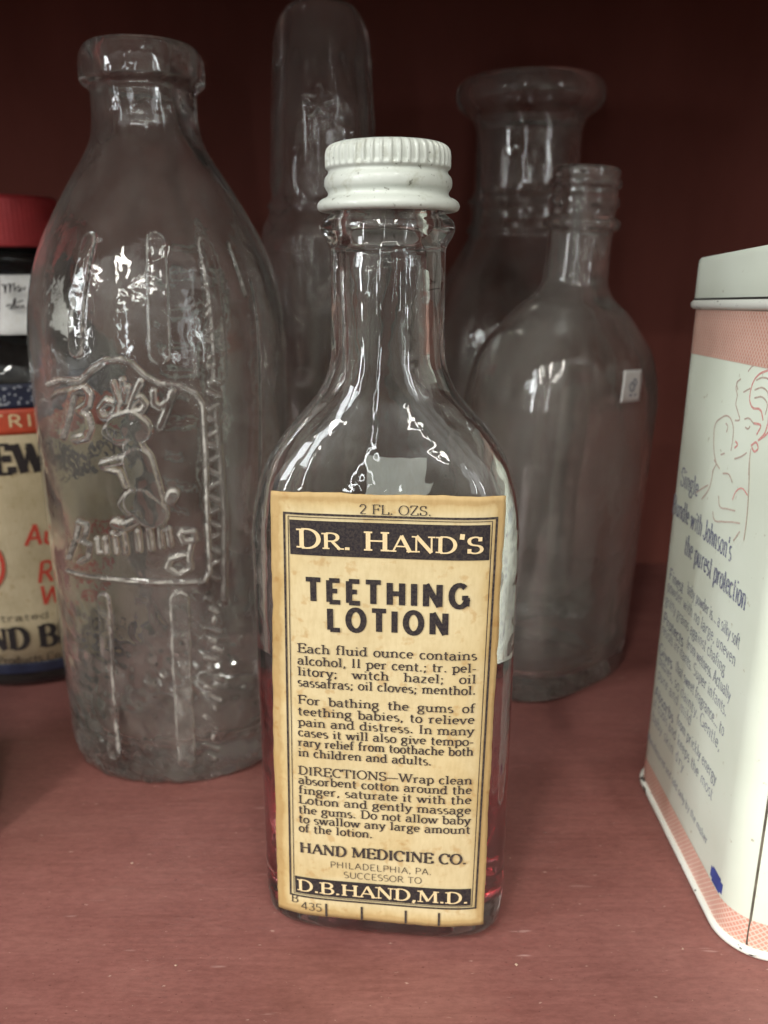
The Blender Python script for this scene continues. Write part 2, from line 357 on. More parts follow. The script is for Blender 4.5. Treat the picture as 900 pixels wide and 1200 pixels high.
# glyph: (advance, strokes, serif feet (x, y)).  cap height 1, x height .64
G = {
 'A': (.86, [[(.10,0),(.43,1)],[(.43,1),(.78,0)],[(.20,.34),(.66,.34)]], [(.10,0),(.78,0)]),
 'B': (.78, [[(.18,0),(.18,1)],[(.18,1)]+A(.40,.76,.24,.24,90,-90)+[(.18,.52)],[(.18,.52)]+A(.42,.26,.27,.26,90,-90)+[(.18,0)]], [(.14,0),(.14,1)]),
 'C': (.82, [A(.45,.5,.36,.5,48,312,16),[(.72,.98),(.72,.70)]], []),
 'D': (.86, [[(.18,0),(.18,1)],[(.18,1)]+A(.36,.5,.40,.5,90,-90,14)+[(.18,0)]], [(.14,0),(.14,1)]),
 'E': (.76, [[(.18,0),(.18,1)],[(.18,1),(.66,1)],[(.18,.52),(.54,.52)],[(.18,0),(.68,0)],[(.66,1),(.66,.78)],[(.68,0),(.68,.24)],[(.54,.64),(.54,.40)]], [(.14,0),(.14,1)]),
 'F': (.72, [[(.18,0),(.18,1)],[(.18,1),(.66,1)],[(.18,.52),(.54,.52)],[(.66,1),(.66,.78)],[(.54,.64),(.54,.40)]], [(.18,0),(.14,1)]),
 'G': (.86, [A(.45,.5,.36,.5,48,345,16),[(.76,.42),(.76,.04)],[(.56,.42),(.84,.42)]], []),
 'H': (.92, [[(.18,0),(.18,1)],[(.74,0),(.74,1)],[(.18,.52),(.74,.52)]], [(.18,0),(.18,1),(.74,0),(.74,1)]),
 'I': (.42, [[(.21,0),(.21,1)]], [(.21,0),(.21,1)]),
 'J': (.6, [[(.42,1),(.42,.25)]+A(.22,.22,.2,.24,0,-170)], [(.42,1)]),
 'K': (.86, [[(.18,0),(.18,1)],[(.70,1),(.20,.44)],[(.36,.60),(.76,0)]], [(.18,0),(.18,1),(.7,1),(.76,0)]),
 'L': (.72, [[(.18,0),(.18,1)],[(.18,0),(.66,0)],[(.66,0),(.66,.26)]], [(.14,0),(.18,1)]),
 'M': (1.08, [[(.16,0),(.18,1)],[(.18,1),(.54,.10)],[(.54,.10),(.90,1)],[(.90,1),(.92,0)]], [(.16,0),(.14,1),(.94,1),(.92,0)]),
 'N': (.92, [[(.16,0),(.16,1)],[(.16,1),(.76,0)],[(.76,0),(.76,1)]], [(.16,0),(.12,1),(.76,1)]),
 'O': (.90, [A(.45,.5,.37,.5,90,450,24)], []),
 'P': (.74, [[(.18,0),(.18,1)],[(.18,1)]+A(.40,.73,.27,.27,90,-90)+[(.18,.46)]], [(.18,0),(.14,1)]),
 'R': (.84, [[(.18,0),(.18,1)],[(.18,1)]+A(.40,.75,.25,.25,90,-90)+[(.18,.50)],[(.42,.50),(.74,0)]], [(.18,0),(.14,1),(.76,0)]),
 'S': (.68, [A(.34,.75,.24,.25,50,270,10)+A(.34,.25,.26,.25,90,-130,10),[(.53,1),(.53,.74)],[(.12,0),(.12,.28)]], []),
 'T': (.80, [[(.40,0),(.40,1)],[(.06,1),(.74,1)],[(.06,1),(.06,.76)],[(.74,1),(.74,.76)]], [(.40,0)]),
 'U': (.88, [[(.16,1),(.16,.34)]+A(.45,.32,.29,.32,180,360,10)+[(.74,1)]], [(.16,1),(.74,1)]),
 'V': (.84, [[(.10,1),(.42,0)],[(.42,0),(.74,1)]], [(.10,1),(.74,1)]),
 'W': (1.18, [[(.10,1),(.36,0)],[(.36,0),(.60,.9)],[(.60,.9),(.84,0)],[(.84,0),(1.08,1)]], [(.10,1),(.60,1),(1.08,1)]),
 'Y': (.82, [[(.08,1),(.41,.46)],[(.74,1),(.41,.46)],[(.41,.46),(.41,0)]], [(.08,1),(.74,1),(.41,0)]),
 'Z': (.74, [[(.10,1),(.64,1)],[(.64,1),(.08,0)],[(.08,0),(.66,0)],[(.10,1),(.10,.78)],[(.66,0),(.66,.22)]], []),
 'a': (.60, [[(.12,.52)]+A(.27,.46,.17,.18,150,0,7)+[(.44,.10),(.50,0),(.56,.02)],[(.44,.38)]+A(.25,.19,.17,.19,90,270,8)+[(.44,.12)]], []),
 'b': (.62, [[(.14,1),(.14,0)],A(.33,.32,.21,.32,140,-140,14)], [(.10,1)]),
 'c': (.54, [A(.30,.32,.21,.32,45,320,14)], []),
 'd': (.66, [[(.48,1),(.48,0)],A(.29,.32,.21,.32,40,320,14)], [(.44,1),(.52,0)]),
 'e': (.57, [[(.09,.36),(.48,.36)]+A(.29,.34,.20,.30,5,315,15)], []),
 'f': (.42, [[(.18,0),(.18,.78)]+A(.34,.78,.16,.22,180,60,6),[(.04,.62),(.36,.62)]], [(.18,0)]),
 'g': (.60, [A(.27,.43,.18,.21,0,360,14),[(.38,.58),(.54,.66)],[(.16,.26),(.12,.14),(.40,.08),(.50,-.04)]+A(.28,-.14,.22,.13,20,-200,10)+[(.14,.08)]], []),
 'h': (.68, [[(.16,0),(.16,1)],[(.16,.44)]+A(.34,.44,.18,.20,160,0,7)+[(.52,0)]], [(.16,0),(.12,1),(.52,0)]),
 'i': (.36, [[(.18,0),(.18,.62)],[(.18,.82),(.18,.92)]], [(.18,0),(.14,.62)]),
 'j': (.36, [[(.20,.62),(.20,-.12)]+A(.06,-.12,.14,.12,0,-120,6),[(.20,.82),(.20,.92)]], [(.16,.62)]),
 'k': (.64, [[(.16,0),(.16,1)],[(.50,.62),(.18,.28)],[(.28,.38),(.54,0)]], [(.16,0),(.12,1),(.54,0),(.48,.62)]),
 'l': (.36, [[(.18,0),(.18,1)]], [(.18,0),(.14,1)]),
 'm': (1.0, [[(.16,0),(.16,.62)],[(.16,.44)]+A(.33,.44,.17,.20,160,0,7)+[(.50,0)],[(.50,.44)]+A(.67,.44,.17,.20,160,0,7)+[(.84,0)]], [(.16,0),(.12,.62),(.50,0),(.84,0)]),
 'n': (.68, [[(.16,0),(.16,.62)],[(.16,.44)]+A(.34,.44,.18,.20,160,0,7)+[(.52,0)]], [(.16,0),(.12,.62),(.52,0)]),
 'o': (.60, [A(.30,.32,.22,.32,90,450,18)], []),
 'p': (.64, [[(.16,-.28),(.16,.62)],A(.35,.32,.21,.32,140,-140,14)], [(.16,-.28),(.12,.62)]),
 'q': (.64, [[(.48,-.28),(.48,.62)],A(.29,.32,.21,.32,40,320,14)], [(.48,-.28)]),
 'r': (.50, [[(.16,0),(.16,.62)],[(.16,.42)]+A(.34,.44,.16,.18,150,50,6)], [(.16,0),(.12,.62)]),
 's': (.48, [A(.24,.48,.15,.16,50,270,8)+A(.24,.16,.17,.16,90,-130,8)], []),
 't': (.42, [[(.18,.86),(.18,.14)]+A(.30,.14,.12,.14,180,300,6),[(.05,.62),(.36,.62)]], []),
 'u': (.68, [[(.14,.62),(.14,.2)]+A(.31,.2,.17,.20,180,350,7)+[(.50,.2)],[(.50,.62),(.50,0)]], [(.12,.62),(.48,.62),(.54,0)]),
 'v': (.60, [[(.08,.62),(.29,0)],[(.29,0),(.50,.62)]], [(.08,.62),(.50,.62)]),
 'w': (.86, [[(.08,.62),(.26,0)],[(.26,0),(.43,.58)],[(.43,.58),(.60,0)],[(.60,0),(.78,.62)]], [(.08,.62),(.43,.62),(.78,.62)]),
 'x': (.60, [[(.08,.62),(.50,0)],[(.50,.62),(.08,0)]], [(.08,.62),(.5,.62),(.08,0),(.5,0)]),
 'y': (.60, [[(.08,.62),(.30,.02)],[(.52,.62),(.26,-.14),(.16,-.26),(.06,-.24)]], [(.08,.62),(.50,.62)]),
 'z': (.54, [[(.08,.62),(.44,.62)],[(.44,.62),(.06,0)],[(.06,0),(.46,0)]], []),
 '1': (.42, [[(.21,0),(.21,1)]], [(.21,0)]),
 '2': (.62, [[(.08,.72)]+A(.30,.74,.22,.26,170,-30,9)+[(.10,.04)],[(.08,.02),(.54,.02)]], []),
 '3': (.60, [A(.28,.74,.20,.24,150,-90,9)+A(.28,.26,.23,.26,90,-150,9)], []),
 '4': (.64, [[(.42,0),(.42,1)],[(.42,1),(.06,.30)],[(.06,.28),(.58,.28)]], []),
 '5': (.60, [[(.14,1),(.50,1)],[(.14,1),(.12,.56)]+A(.28,.30,.22,.30,110,-140,10)], []),
 '8': (.60, [A(.30,.75,.19,.23,90,450,14),A(.30,.26,.23,.26,90,450,14)], []),
 '.': (.32, [[(.16,-.01),(.16,.13)]], []),
 ',': (.32, [[(.17,.12),(.17,.02),(.10,-.14)]], []),
 ';': (.34, [[(.17,.12),(.17,.02),(.10,-.14)],[(.17,.46),(.17,.60)]], []),
 ':': (.34, [[(.17,0),(.17,.13)],[(.17,.46),(.17,.60)]], []),
 "'": (.28, [[(.15,1),(.13,.72)]], []),
 '-': (.40, [[(.05,.32),(.34,.32)]], []),
 '_': (.95, [[(.02,.34),(.93,.34)]], []),
}
class Ink:
    """collects strips in a flat (u, v) plane; every strip sits a hair above the one before"""
    def __init__(s): s.v, s.f, s.k = [], [], 0
    def strip(s, pts, w_of, maxlen=None):
        P = [np.array(p, float) for p in pts]
        P = [p for i, p in enumerate(P) if i == 0 or np.linalg.norm(p - P[i - 1]) > 1e-6]
        if len(P) < 2: return
        if maxlen:
            Q = [P[0]]
            for a, b in zip(P, P[1:]):
                k = max(1, int(np.linalg.norm(b - a) / maxlen))
                Q += [a + (b - a) * (i + 1) / k for i in range(k)]
            P = Q
        closed = np.linalg.norm(P[0] - P[-1]) < 1e-5 and len(P) > 3
        base = len(s.v); h = (s.k % 24) * .00035; s.k += 1
        n = len(P)
        for i, p in enumerate(P):
            a = P[i - 1] if i else (P[-2] if closed else P[0]); b = P[i + 1] if i < n - 1 else (P[1] if closed else P[-1])
            d = b - a; d /= (np.linalg.norm(d) + 1e-12); nn = np.array([-d[1], d[0]])
            w = w_of(d) / 2
            l, r = p + nn * w, p - nn * w
            s.v.append((l[0], l[1], h)); s.v.append((r[0], r[1], h))
        for i in range(n - 1):
            s.f.append((base + 2 * i + 1, base + 2 * i + 3, base + 2 * i + 2, base + 2 * i))
    def rect(s, u0, v0, u1, v1, step=.08):
        s.strip([(u0, (v0 + v1) / 2), (u1, (v0 + v1) / 2)], lambda d: abs(v1 - v0), step)
    def glyph(s, ch, x, y, h, sx_, thick, thin, serif, slant=0):
        adv, strokes, feet = G[ch]
        tf = lambda p: (x + (p[0] + slant * p[1]) * h * sx_, y + p[1] * h)
        ang = lambda d: (thin + (thick - thin) * abs(d[1]) ** 1.5) * h
        for st in strokes:
            if not serif and ch in 'CEFLSTZG' and len(st) == 2 and abs(st[0][0] - st[1][0]) < .02 and abs(st[0][1] - st[1][1]) < .4 and (ch != 'G' or 0): continue
            if len(st) == 2 and ch in 'AVWMNUvwy' and serif:      # stress: rising diagonals and outer N/M stems thin
                (x0, y0), (x1, y1) = st
                dx = (x1 - x0) * (1 if y1 > y0 else -1)
                rising = dx > .02 or (ch == 'N' and abs(dx) < .02) or (ch == 'M' and st[0][0] < .17)
                w = thin * 1.25 if rising else thick
                if abs(y1 - y0) < .01: w = thin
                s.strip([tf(p) for p in st], lambda d, w=w: w * h)
            else:
                s.strip([tf(p) for p in st], ang)
        if serif:
            for fx, fy in feet:
                yy = fy + (thin * .5 if fy <= 0.01 else -thin * .5)
                s.strip([tf((fx - serif, yy)), tf((fx + serif, yy))], lambda d: thin * h)
    def line(s, text, u0, u1, y, h, sx_=1., thick=.17, thin=.07, serif=.13, slant=0, track=0., caps=None, fit='space', wide=1.34):
        """caps: small-cap ratio for letters written lower case in the text"""
        items = []
        for ch in text:
            if ch == ' ': items.append((None, .36)); continue
            k = 1.
            if caps and ch.islower(): ch = ch.upper(); k = caps
            items.append(((ch, k), G[ch][0] * k + track))
        if fit == 'optical':                               # even gaps between the inked shapes
            x = 0; pos = []
            for (ch, k), _a in [i_ for i_ in items if i_[0]]:
                I = Ink(); I.glyph(ch, 0, 0, 1, 1, thick, thin, serif, slant); xs = [p[0] for p in I.v]
                pos.append((ch, x - min(xs))); x += max(xs) - min(xs) + track
            k = (u1 - u0) / ((x - track) * h)
            for ch, px_ in pos: s.glyph(ch, u0 + px_ * h * k, y, h, k, thick, thin, serif, slant)
            return u1
        nat = sum(a for _, a in items) * h * sx_
        n_sp = sum(1 for i, _ in items if i is None)
        extra = 0; lt = 0
        if u1 is not None:
            if fit == 'space' and n_sp:
                sx_ *= min(wide, (u1 - u0) / nat); nat *= min(wide, (u1 - u0) / nat)
                extra = ((u1 - u0) - nat) / n_sp
            else: sx_ = sx_ * (u1 - u0) / nat
        x = u0
        for i, a in items:
            if i is None: x += a * h * sx_ + extra
            else:
                s.glyph(i[0], x, y, h * i[1], sx_, thick, thin, serif, slant)
                x += a * h * sx_
        return x
    def build(s, name, fn, m, parent, off=.004, kind=None):
        V = [fn(u, v, off + h) for u, v, h in s.v]
        o = mesh_obj(name, V, s.f, m, parent, smooth=False)
        if kind: o['kind'] = kind
        return o

# ================================================================== THE SHELF
box('shelf', (-70, 3.0, -1.9), (70, 30.7, 0.0), 'shelf', bev=.12)['kind'] = 'structure'
box('back_wall', (-70, 30.75, -1.9), (70, 32.0, 24.0), 'wall')['kind'] = 'structure'
box('upper_shelf', (-70, 7.5, 19.15), (70, 30.7, 21.0), 'wall', bev=.12)['kind'] = 'structure'

# ================================================================== MEDICINE BOTTLE (front)
BX, BY, BYAW = .06, 13.0, R(-6.5)
med = empty('medicine_bottle', (BX, BY, 0), BYAW)
tag(med, 'small flat bottle of red lotion with white screw cap and yellowed printed label, in front', 'bottle')
body = [(.10, .02, .01, 2.4), (.09, .9, .5, 3), (.03, 1.5, .80, 3.5), (0, 1.68, .93, 4), (.05, 1.86, 1.07, 4.3), (.22, 2.0, 1.19, 4.5), (.55, 2.055, 1.245, 4.6),
        (1.5, 2.065, 1.25, 4.6), (4.5, 2.065, 1.25, 4.6), (6.9, 2.065, 1.25, 4.6), (7.35, 2.035, 1.235, 4.3), (7.76, 1.955, 1.19, 3.9), (8.12, 1.82, 1.13, 3.5),
        (8.5, 1.58, 1.04, 3), (8.85, 1.27, .96, 2.5), (9.15, 1.03, .90, 2.2), (9.5, .885, .865, 2.05), (10.0, .845, .845, 2),
        (10.9, .84, .84, 2), (11.22, .855, .855, 2), (11.34, .93, .93, 2), (11.46, .97, .97, 2), (11.58, .93, .93, 2), (11.66, .83, .83, 2),
        (11.8, .78, .78, 2), (12.42, .78, .78, 2), (12.50, .72, .72, 2), (12.50, .62, .62, 2)]
inner = [(12.40, .56, .56, 2), (11.6, .55, .55, 2), (10.9, .60, .60, 2), (10.0, .60, .60, 2), (9.5, .64, .63, 2.05), (9.15, .77, .66, 2.2), (8.85, 1.02, .72, 2.5),
         (8.5, 1.34, .80, 2.9), (8.12, 1.59, .89, 3.3), (7.76, 1.73, .95, 3.6), (7.35, 1.81, 1.0, 3.9), (6.9, 1.84, 1.02, 4), (4.5, 1.84, 1.02, 4), (1.5, 1.84, 1.02, 4),
         (.75, 1.80, 1.0, 3.8), (.50, 1.62, .86, 3.4), (.40, 1.2, .6, 3), (.42, .6, .3, 2.4), (.44, .02, .01, 2.4)]
def wobble(seed, amp, kth=(1, 2, 3), kz=(.5, 1.1)):
    rng = np.random.RandomState(seed); ph = rng.rand(len(kth), len(kz)) * 6.28
    def f(th, rows, X, Y, Z):
        D = np.zeros_like(X)
        for i, a in enumerate(kth):
            for j, b in enumerate(kz): D += np.sin(a * th[None] + b * Z + ph[i, j])
        r = np.sqrt(X * X + Y * Y)
        return amp * D * np.clip(r / .5, 0, 1)
    return f
lo_ = crom(body, .05); li_ = crom(inner, .06)
def med_disp(th, rows, X, Y, Z):
    D = np.zeros_like(X); k = len(lo_)
    D[k:] = wobble(3, .010)(th, rows[k:], X[k:], Y[k:], Z[k:])
    return D
gb = loft('glass_body', np.vstack([lo_, li_]), 220, 'glass_front', med, disp=med_disp)
LEVEL = 5.05
def inner_at(z):
    P = np.array(sorted(inner, key=lambda r: r[0])); return [np.interp(z, P[:, 0], P[:, i]) for i in (1, 2, 3)]
lq = [(.385, .02, .01, 2.4), (.38, .8, .4, 3)] + [(z, inner_at(z)[0] + .03, inner_at(z)[1] + .03, inner_at(z)[2]) for z in (.42, .50, .62, .75, 1.1, 1.5, 3, 4.5, LEVEL)] \
     + [(LEVEL + .01, inner_at(LEVEL)[0] - .02, .98, 4), (LEVEL - .02, 1.7, .9, 4), (LEVEL - .02, .02, .01, 3)]
lq[2] = (.40, 1.2, .62, 3)
loft('lotion', np.array(lq), 160, 'liquid', med)

# label paper, wraps the front panel
def se_y(u, a, b, n, off=0):                             # y of the front face at local x = u
    t = min(abs(u) / a, .9999)
    return -(b * (1 - t ** n) ** (1 / n)) - off
def front(u, v, off):
    k = (v - 4.0) / 4.0                                   # the label was glued on a touch out of square
    u = u * (1 + .0 * k); return (u, se_y(u, 2.065, 1.25, 4.6, .014 + off), v)
Cb, Sb = math.cos(BYAW), math.sin(BYAW)
def lab(px, py):                                          # photo point -> (u, v) on the label
    d = ray(px, py); u = 0.
    for _ in range(12):
        yl = se_y(min(max(u, -2.0), 2.0), 2.065, 1.25, 4.6, .012)
        # plane local y = yl :  normal (−Sb, Cb)
        t = (yl + (-Sb * BX + Cb * BY)) / (-Sb * d[0] + Cb * d[1])
        X, Y = d[0] * t - BX, d[1] * t - BY
        u = Cb * X + Sb * Y
    return u, CAM_H + d[2] * t
u0, _ = lab(317.5, 577); u1, _ = lab(593, 585); LB, LT = lab(450, 1081)[1], lab(450, 581)[1]
ub0, ub1 = lab(326.5, 1060)[0], lab(566.5, 1080)[0]
UL, UR = (lambda v: ub0 + (u0 - ub0) * (v - LB) / (LT - LB)), (lambda v: ub1 + (u1 - ub1) * (v - LB) / (LT - LB))
def edge_attr(o, nu, nv):
    a = o.data.attributes.new('edge', 'FLOAT', 'POINT')
    a.data.foreach_set('value', np.array([min(i, nu - i) / nu * .45 if min(i, nu - i) / nu * .45 < min(j, nv - j) / nv else min(j, nv - j) / nv for j in range(nv + 1) for i in range(nu + 1)], np.float32))
def label_grid(uL, uR, vB, vT, fn, nu=60, nv=60, curl=.0, rag=.006, seed=1):
    rng = np.random.RandomState(seed)
    V, F = [], []
    el, er = np.cumsum(rng.randn(nv + 1)) * rag * .4, np.cumsum(rng.randn(nv + 1)) * rag * .4
    et = np.cumsum(rng.randn(nu + 1)) * rag * .3; eb = np.cumsum(rng.randn(nu + 1)) * rag * .3
    for e_ in (el, er, et, eb): e_ -= np.linspace(e_[0], e_[-1], len(e_))
    for j in range(nv + 1):
        for i in range(nu + 1):
            s_, t = i / nu, j / nv
            v = vB + eb[i] + (vT + et[i] - vB - eb[i]) * t
            a_l, a_r = (uL(v), uR(v)) if callable(uL) else (uL, uR)
            u = a_l + el[j] + (a_r + er[j] - a_l - el[j]) * s_
            off = .0 + curl * (max(0, abs(2 * s_ - 1) - .93) / .07) ** 2 * .02
            V.append(fn(u, v, off - .008))
    for j in range(nv):
        for i in range(nu): k = j * (nu + 1) + i; F.append((k, k + 1, k + nu + 2, k + nu + 1))
    n0 = len(V); V2 = []
    return V, F
V, F = label_grid(UL, UR, LB, LT, front, 70, 90, .5, .011)
lbl = mesh_obj('label', V, F, 'paper', med)
edge_attr(lbl, 70, 90)
sol = lbl.modifiers.new('thickness', 'SOLIDIFY'); sol.thickness = .006 * CM; sol.offset = -1
lbl['label'] = 'yellowed paper label printed in black'

ik = Ink(); ib = Ink(); it = Ink(); ic = Ink()
def lv(y, x=450): return lab(x, y)[1]
def lu(x, y): return lab(x, y)[0]
def tline(I, text, xl, xr, ybase, hpx, y_for_x=None, **kw):
    v = lv(ybase); h = lv(ybase - hpx) - v
    I.line(text, lu(xl, ybase), lu(xr, ybase) if xr else None, v, h, **kw)
# frame
vt, vb = lv(605.5), lv(1059.5)
fL = (lu(333, 606), lu(340.8, 1050)); fR = (lu(582.5, 612), lu(557.3, 1063))
def fx(side, v, ins=0.):
    a = fL if side < 0 else fR
    return a[1] + (a[0] - a[1]) * (v - vb) / (vt - vb) - side * ins
def vl2(I, side, ins, v0, v1, w): I.strip([(fx(side, v0, ins), v0), (fx(side, v1, ins), v1)], lambda d: w, .4)
def vline(I, u, v0, v1, w): I.strip([(u, v0), (u, v1)], lambda d: w, .4)
def hl2(I, v, ins, w): I.strip([(fx(-1, v, ins), v), (fx(1, v, ins), v)], lambda d: w, .07)
hl2(ik, vt, -.016, .032); hl2(ik, vb, -.016, .032)
for sd in (-1, 1):
    vl2(ik, sd, 0, vb, vt, .032); vl2(ik, sd, .062, vb + .045, vt - .045, .012)
hl2(ik, vt - .045, .062, .011); hl2(ik, vb + .045, .062, .011)
def panel(v0, v1):
    I = Ink(); vm = (v0 + v1) / 2; I.rect(fx(-1, vm, .085), v0, fx(1, vm, .085), v1); I.build('printed_panel', front, 'ink', lbl, .003)
panel(lv(654), lv(613)); panel(lv(1056), lv(1036.5))
for name, text, xl, xr, y0, hh, sx__, kk in (('reversed_lettering', "Dr. Hand's", 348, 567, 645.5, 22.5, 1.15, .84), ('reversed_lettering', 'D.B.HAND,M.D.', 349, 549.5, 1052.5, 13.0, 1.1, None)):
    it = Ink(); v = lv(y0); h = lv(y0 - hh) - v
    it.line(text, lu(xl, y0), lu(xr, y0), v, h, sx__, .23, .085, .14, caps=kk, fit='scale')
    o = it.build(name, front, 'ink_cream', lbl, .013)
tline(ik, '2 FL. OZS.', 421, 506, 602.6, 11, fit='scale', thick=.14, thin=.06, serif=.10)
ig = Ink()
v = lv(708); h = lv(682.5) - v
ig.line('TEETHING', lu(359, 705), lu(551, 705), v, h, 1, .27, .215, 0, fit='optical', track=.27)
v = lv(740.5); h = lv(715.8) - v
ig.line('LOTION', lu(384, 738), lu(525, 738), v, h, 1, .27, .215, 0, fit='optical', track=.27)
ig.build('title_lettering', front, 'ink', lbl, .004)
XL, XR = 348.5, 559.5
rows_ = [(769.8, 'Each fluid ounce contains'), (784.2, 'alcohol, 11 per cent.; tr. pel-'), (797.2, 'litory; witch hazel; oil'), (810, 'sassafras; oil cloves; menthol.'),
         (831, 'For bathing the gums of'), (844.2, 'teething babies, to relieve'), (857, 'pain and distress. In many'), (869.3, 'cases it will also give tempo-'),
         (881, 'rary relief from toothache both'), (893.2, 'in children and adults.'), (914.5, 'DIRECTIONS_Wrap clean'), (925.8, 'absorbent cotton around the'),
         (937.4, 'finger, saturate it with the'), (949, 'Lotion and gently massage'), (960.8, 'the gums. Do not allow baby'), (971.8, 'to swallow any large amount'), (982.6, 'of the lotion.')]
for y, t in rows_:
    f = (y - 769) / (985 - 769)
    xl = XL + 1.8 * f; xr = XR - 8.5 * f
    if t.startswith('in child'): xr = 506
    if t.startswith('of the'): xr = 437
    tline(ik, t, xl, xr, y, 10.6 - 1.2 * f, sx_=1.0, thick=.175, thin=.095, serif=.12, fit='space')
tline(ik, 'HAND MEDICINE CO.', 351.5, 547, 1007.2, 11.6, fit='scale', thick=.24, thin=.10, serif=.13)
tline(ik, 'PHILADELPHIA, PA.', 386.5, 506, 1021, 7, fit='scale', thick=.11, thin=.08, serif=0)
tline(ik, 'SUCCESSOR TO', 402.5, 494.5, 1032, 7, fit='scale', thick=.11, thin=.08, serif=0)
tline(ik, 'B', 341.5, 350.5, 1068, 9, fit='scale', thick=.13, thin=.07, serif=.1)
tline(ik, '435', 353, 378, 1074.5, 8.6, fit='scale', thick=.11, thin=.08, serif=0)
for x, y0, y1 in ((382.5, 1062, 1076), (424, 1066, 1080), (475.5, 1069, 1082.5), (514.5, 1070, 1083.5)):
    vline(ik, lu(x, 1070), lv(1079) - .01, lv(1064.5), .036)
ik.build('lettering', front, 'ink_small', lbl, .004)

# cap
def lathe_rows(prof, sub): return crom([(z, r, r, 2) for r, z in prof], sub)
cp = [(.02, 12.60), (.60, 12.605), (.74, 12.60), (.825, 12.57), (.875, 12.52), (.89, 12.46), (.893, 12.32), (.885, 12.27), (.85, 12.235), (.855, 12.20), (.895, 12.15), (.912, 12.08), (.90, 12.01),
      (.865, 11.955), (.862, 11.92), (.89, 11.885), (.95, 11.86), (1.0, 11.82), (1.022, 11.765), (1.0, 11.71), (.95, 11.69), (.885, 11.70), (.85, 11.76), (.84, 12.3), (.82, 12.5), (.02, 12.52)]
rows = lathe_rows(cp, .03)
def knurl(th, rows, X, Y, Z):
    w = np.clip((Z - 12.285) / .03, 0, 1) * np.clip((12.60 - Z) / .05, 0, 1) * (rows[:, 1][:, None] > .80)
    w = w * (np.arange(len(rows))[:, None] < len(rows) * .6)
    d = np.abs(((th[None] * 44 / (2 * math.pi)) % 1) - .5) * 2
    fl = 1 - np.clip((d - .45) / .3, 0, 1)
    rng = np.random.RandomState(5); jit = np.interp(th, np.linspace(-3.2, 3.2, 60), .7 + .6 * rng.rand(60))
    return -.034 * fl * w * jit[None] + .004 * np.sin(3 * th + 4 * Z)
loft('screw_cap', rows, 880, 'cap', med, disp=knurl)
# back sticker seen through the shoulder and paper label on the back panel
def back(u, v, off): return (u, -se_y(u, 2.065, 1.25, 4.6, .012 + off) + 0, v)
st = [(-.52, 7.0), (.56, 7.0), (.56, 7.15), (.66, 7.42), (.55, 7.42), (.56, 7.83), (-.50, 7.83)]
Vb = [(u, 1.262 + .012, v) for u, v in st]
mesh_obj('sticker', Vb, [tuple(range(len(st)))], 'paper_white', med, smooth=False).modifiers.new('t', 'SOLIDIFY').thickness = .01 * CM
V, F = label_grid(-1.22, 1.22, 5.2, 7.1, lambda u, v, o: back(u, v, o), 40, 12)
bl = mesh_obj('back_label', V, F, 'paper_white', med); bl.modifiers.new('t', 'SOLIDIFY').thickness = .005 * CM
bl['label'] = 'plain white paper stuck to the back of the bottle'

# ================================================================== relief fields
def seg_field(U, Vv, strokes):
    """strokes: (pts, half width, height, edge) -> height at every (U, Vv)"""
    Hh = np.zeros_like(U)
    for pts, w, h, e in strokes:
        pts = np.array(pts, float)
        lo, hi = pts.min(0) - w - e * 2, pts.max(0) + w + e * 2
        m = (U > lo[0]) & (U < hi[0]) & (Vv > lo[1]) & (Vv < hi[1])
        if not m.any(): continue
        u, v = U[m], Vv[m]; d2 = np.full(u.shape, 1e9)
        if len(pts) == 1: pts = np.vstack([pts, pts])
        for a, b in zip(pts[:-1], pts[1:]):
            ab = b - a; L2 = ab @ ab + 1e-12
            t = np.clip(((u - a[0]) * ab[0] + (v - a[1]) * ab[1]) / L2, 0, 1)
            d2 = np.minimum(d2, (u - a[0] - t * ab[0]) ** 2 + (v - a[1] - t * ab[1]) ** 2)
        d = np.sqrt(d2); s_ = np.clip((w + e - d) / (2 * e), 0, 1); s_ = s_ * s_ * (3 - 2 * s_)
        Hh[m] = np.maximum(Hh[m], h * s_)
    return Hh

# ================================================================== BABY BOTTLE (left)
NX, NY, NR = -4.80, 18.72, 2.68
nurse = empty('nursing_bottle', (NX, NY, 0))
tag(nurse, 'tall empty nursing bottle embossed with a rabbit and raised lettering, left of lotion bottle', 'bottle')
nb = [(.16, .02, .02, 2), (.14, 1.0, 1.0, 2), (.04, 1.8, 1.8, 2.1), (0, 2.22, 2.22, 2.1), (.05, 2.44, 2.44, 2.15), (.2, 2.54, 2.54, 2.15), (.5, 2.60, 2.60, 2.2), (1.2, 2.63, 2.63, 2.2), (5, 2.66, 2.66, 2.2),
      (9.3, 2.66, 2.66, 2.15), (10.1, 2.60, 2.60, 2.1), (10.8, 2.46, 2.46, 2.05), (11.4, 2.24, 2.24, 2), (12.0, 1.92, 1.92, 2), (12.6, 1.56, 1.56, 2), (13.05, 1.27, 1.27, 2), (13.35, 1.12, 1.12, 2), (13.7, 1.055, 1.055, 2), (14.2, 1.04, 1.04, 2),
      (14.30, 1.09, 1.09, 2), (14.38, 1.20, 1.20, 2), (14.62, 1.225, 1.225, 2), (14.92, 1.17, 1.17, 2), (15.07, 1.04, 1.04, 2), (15.09, .93, .93, 2)]
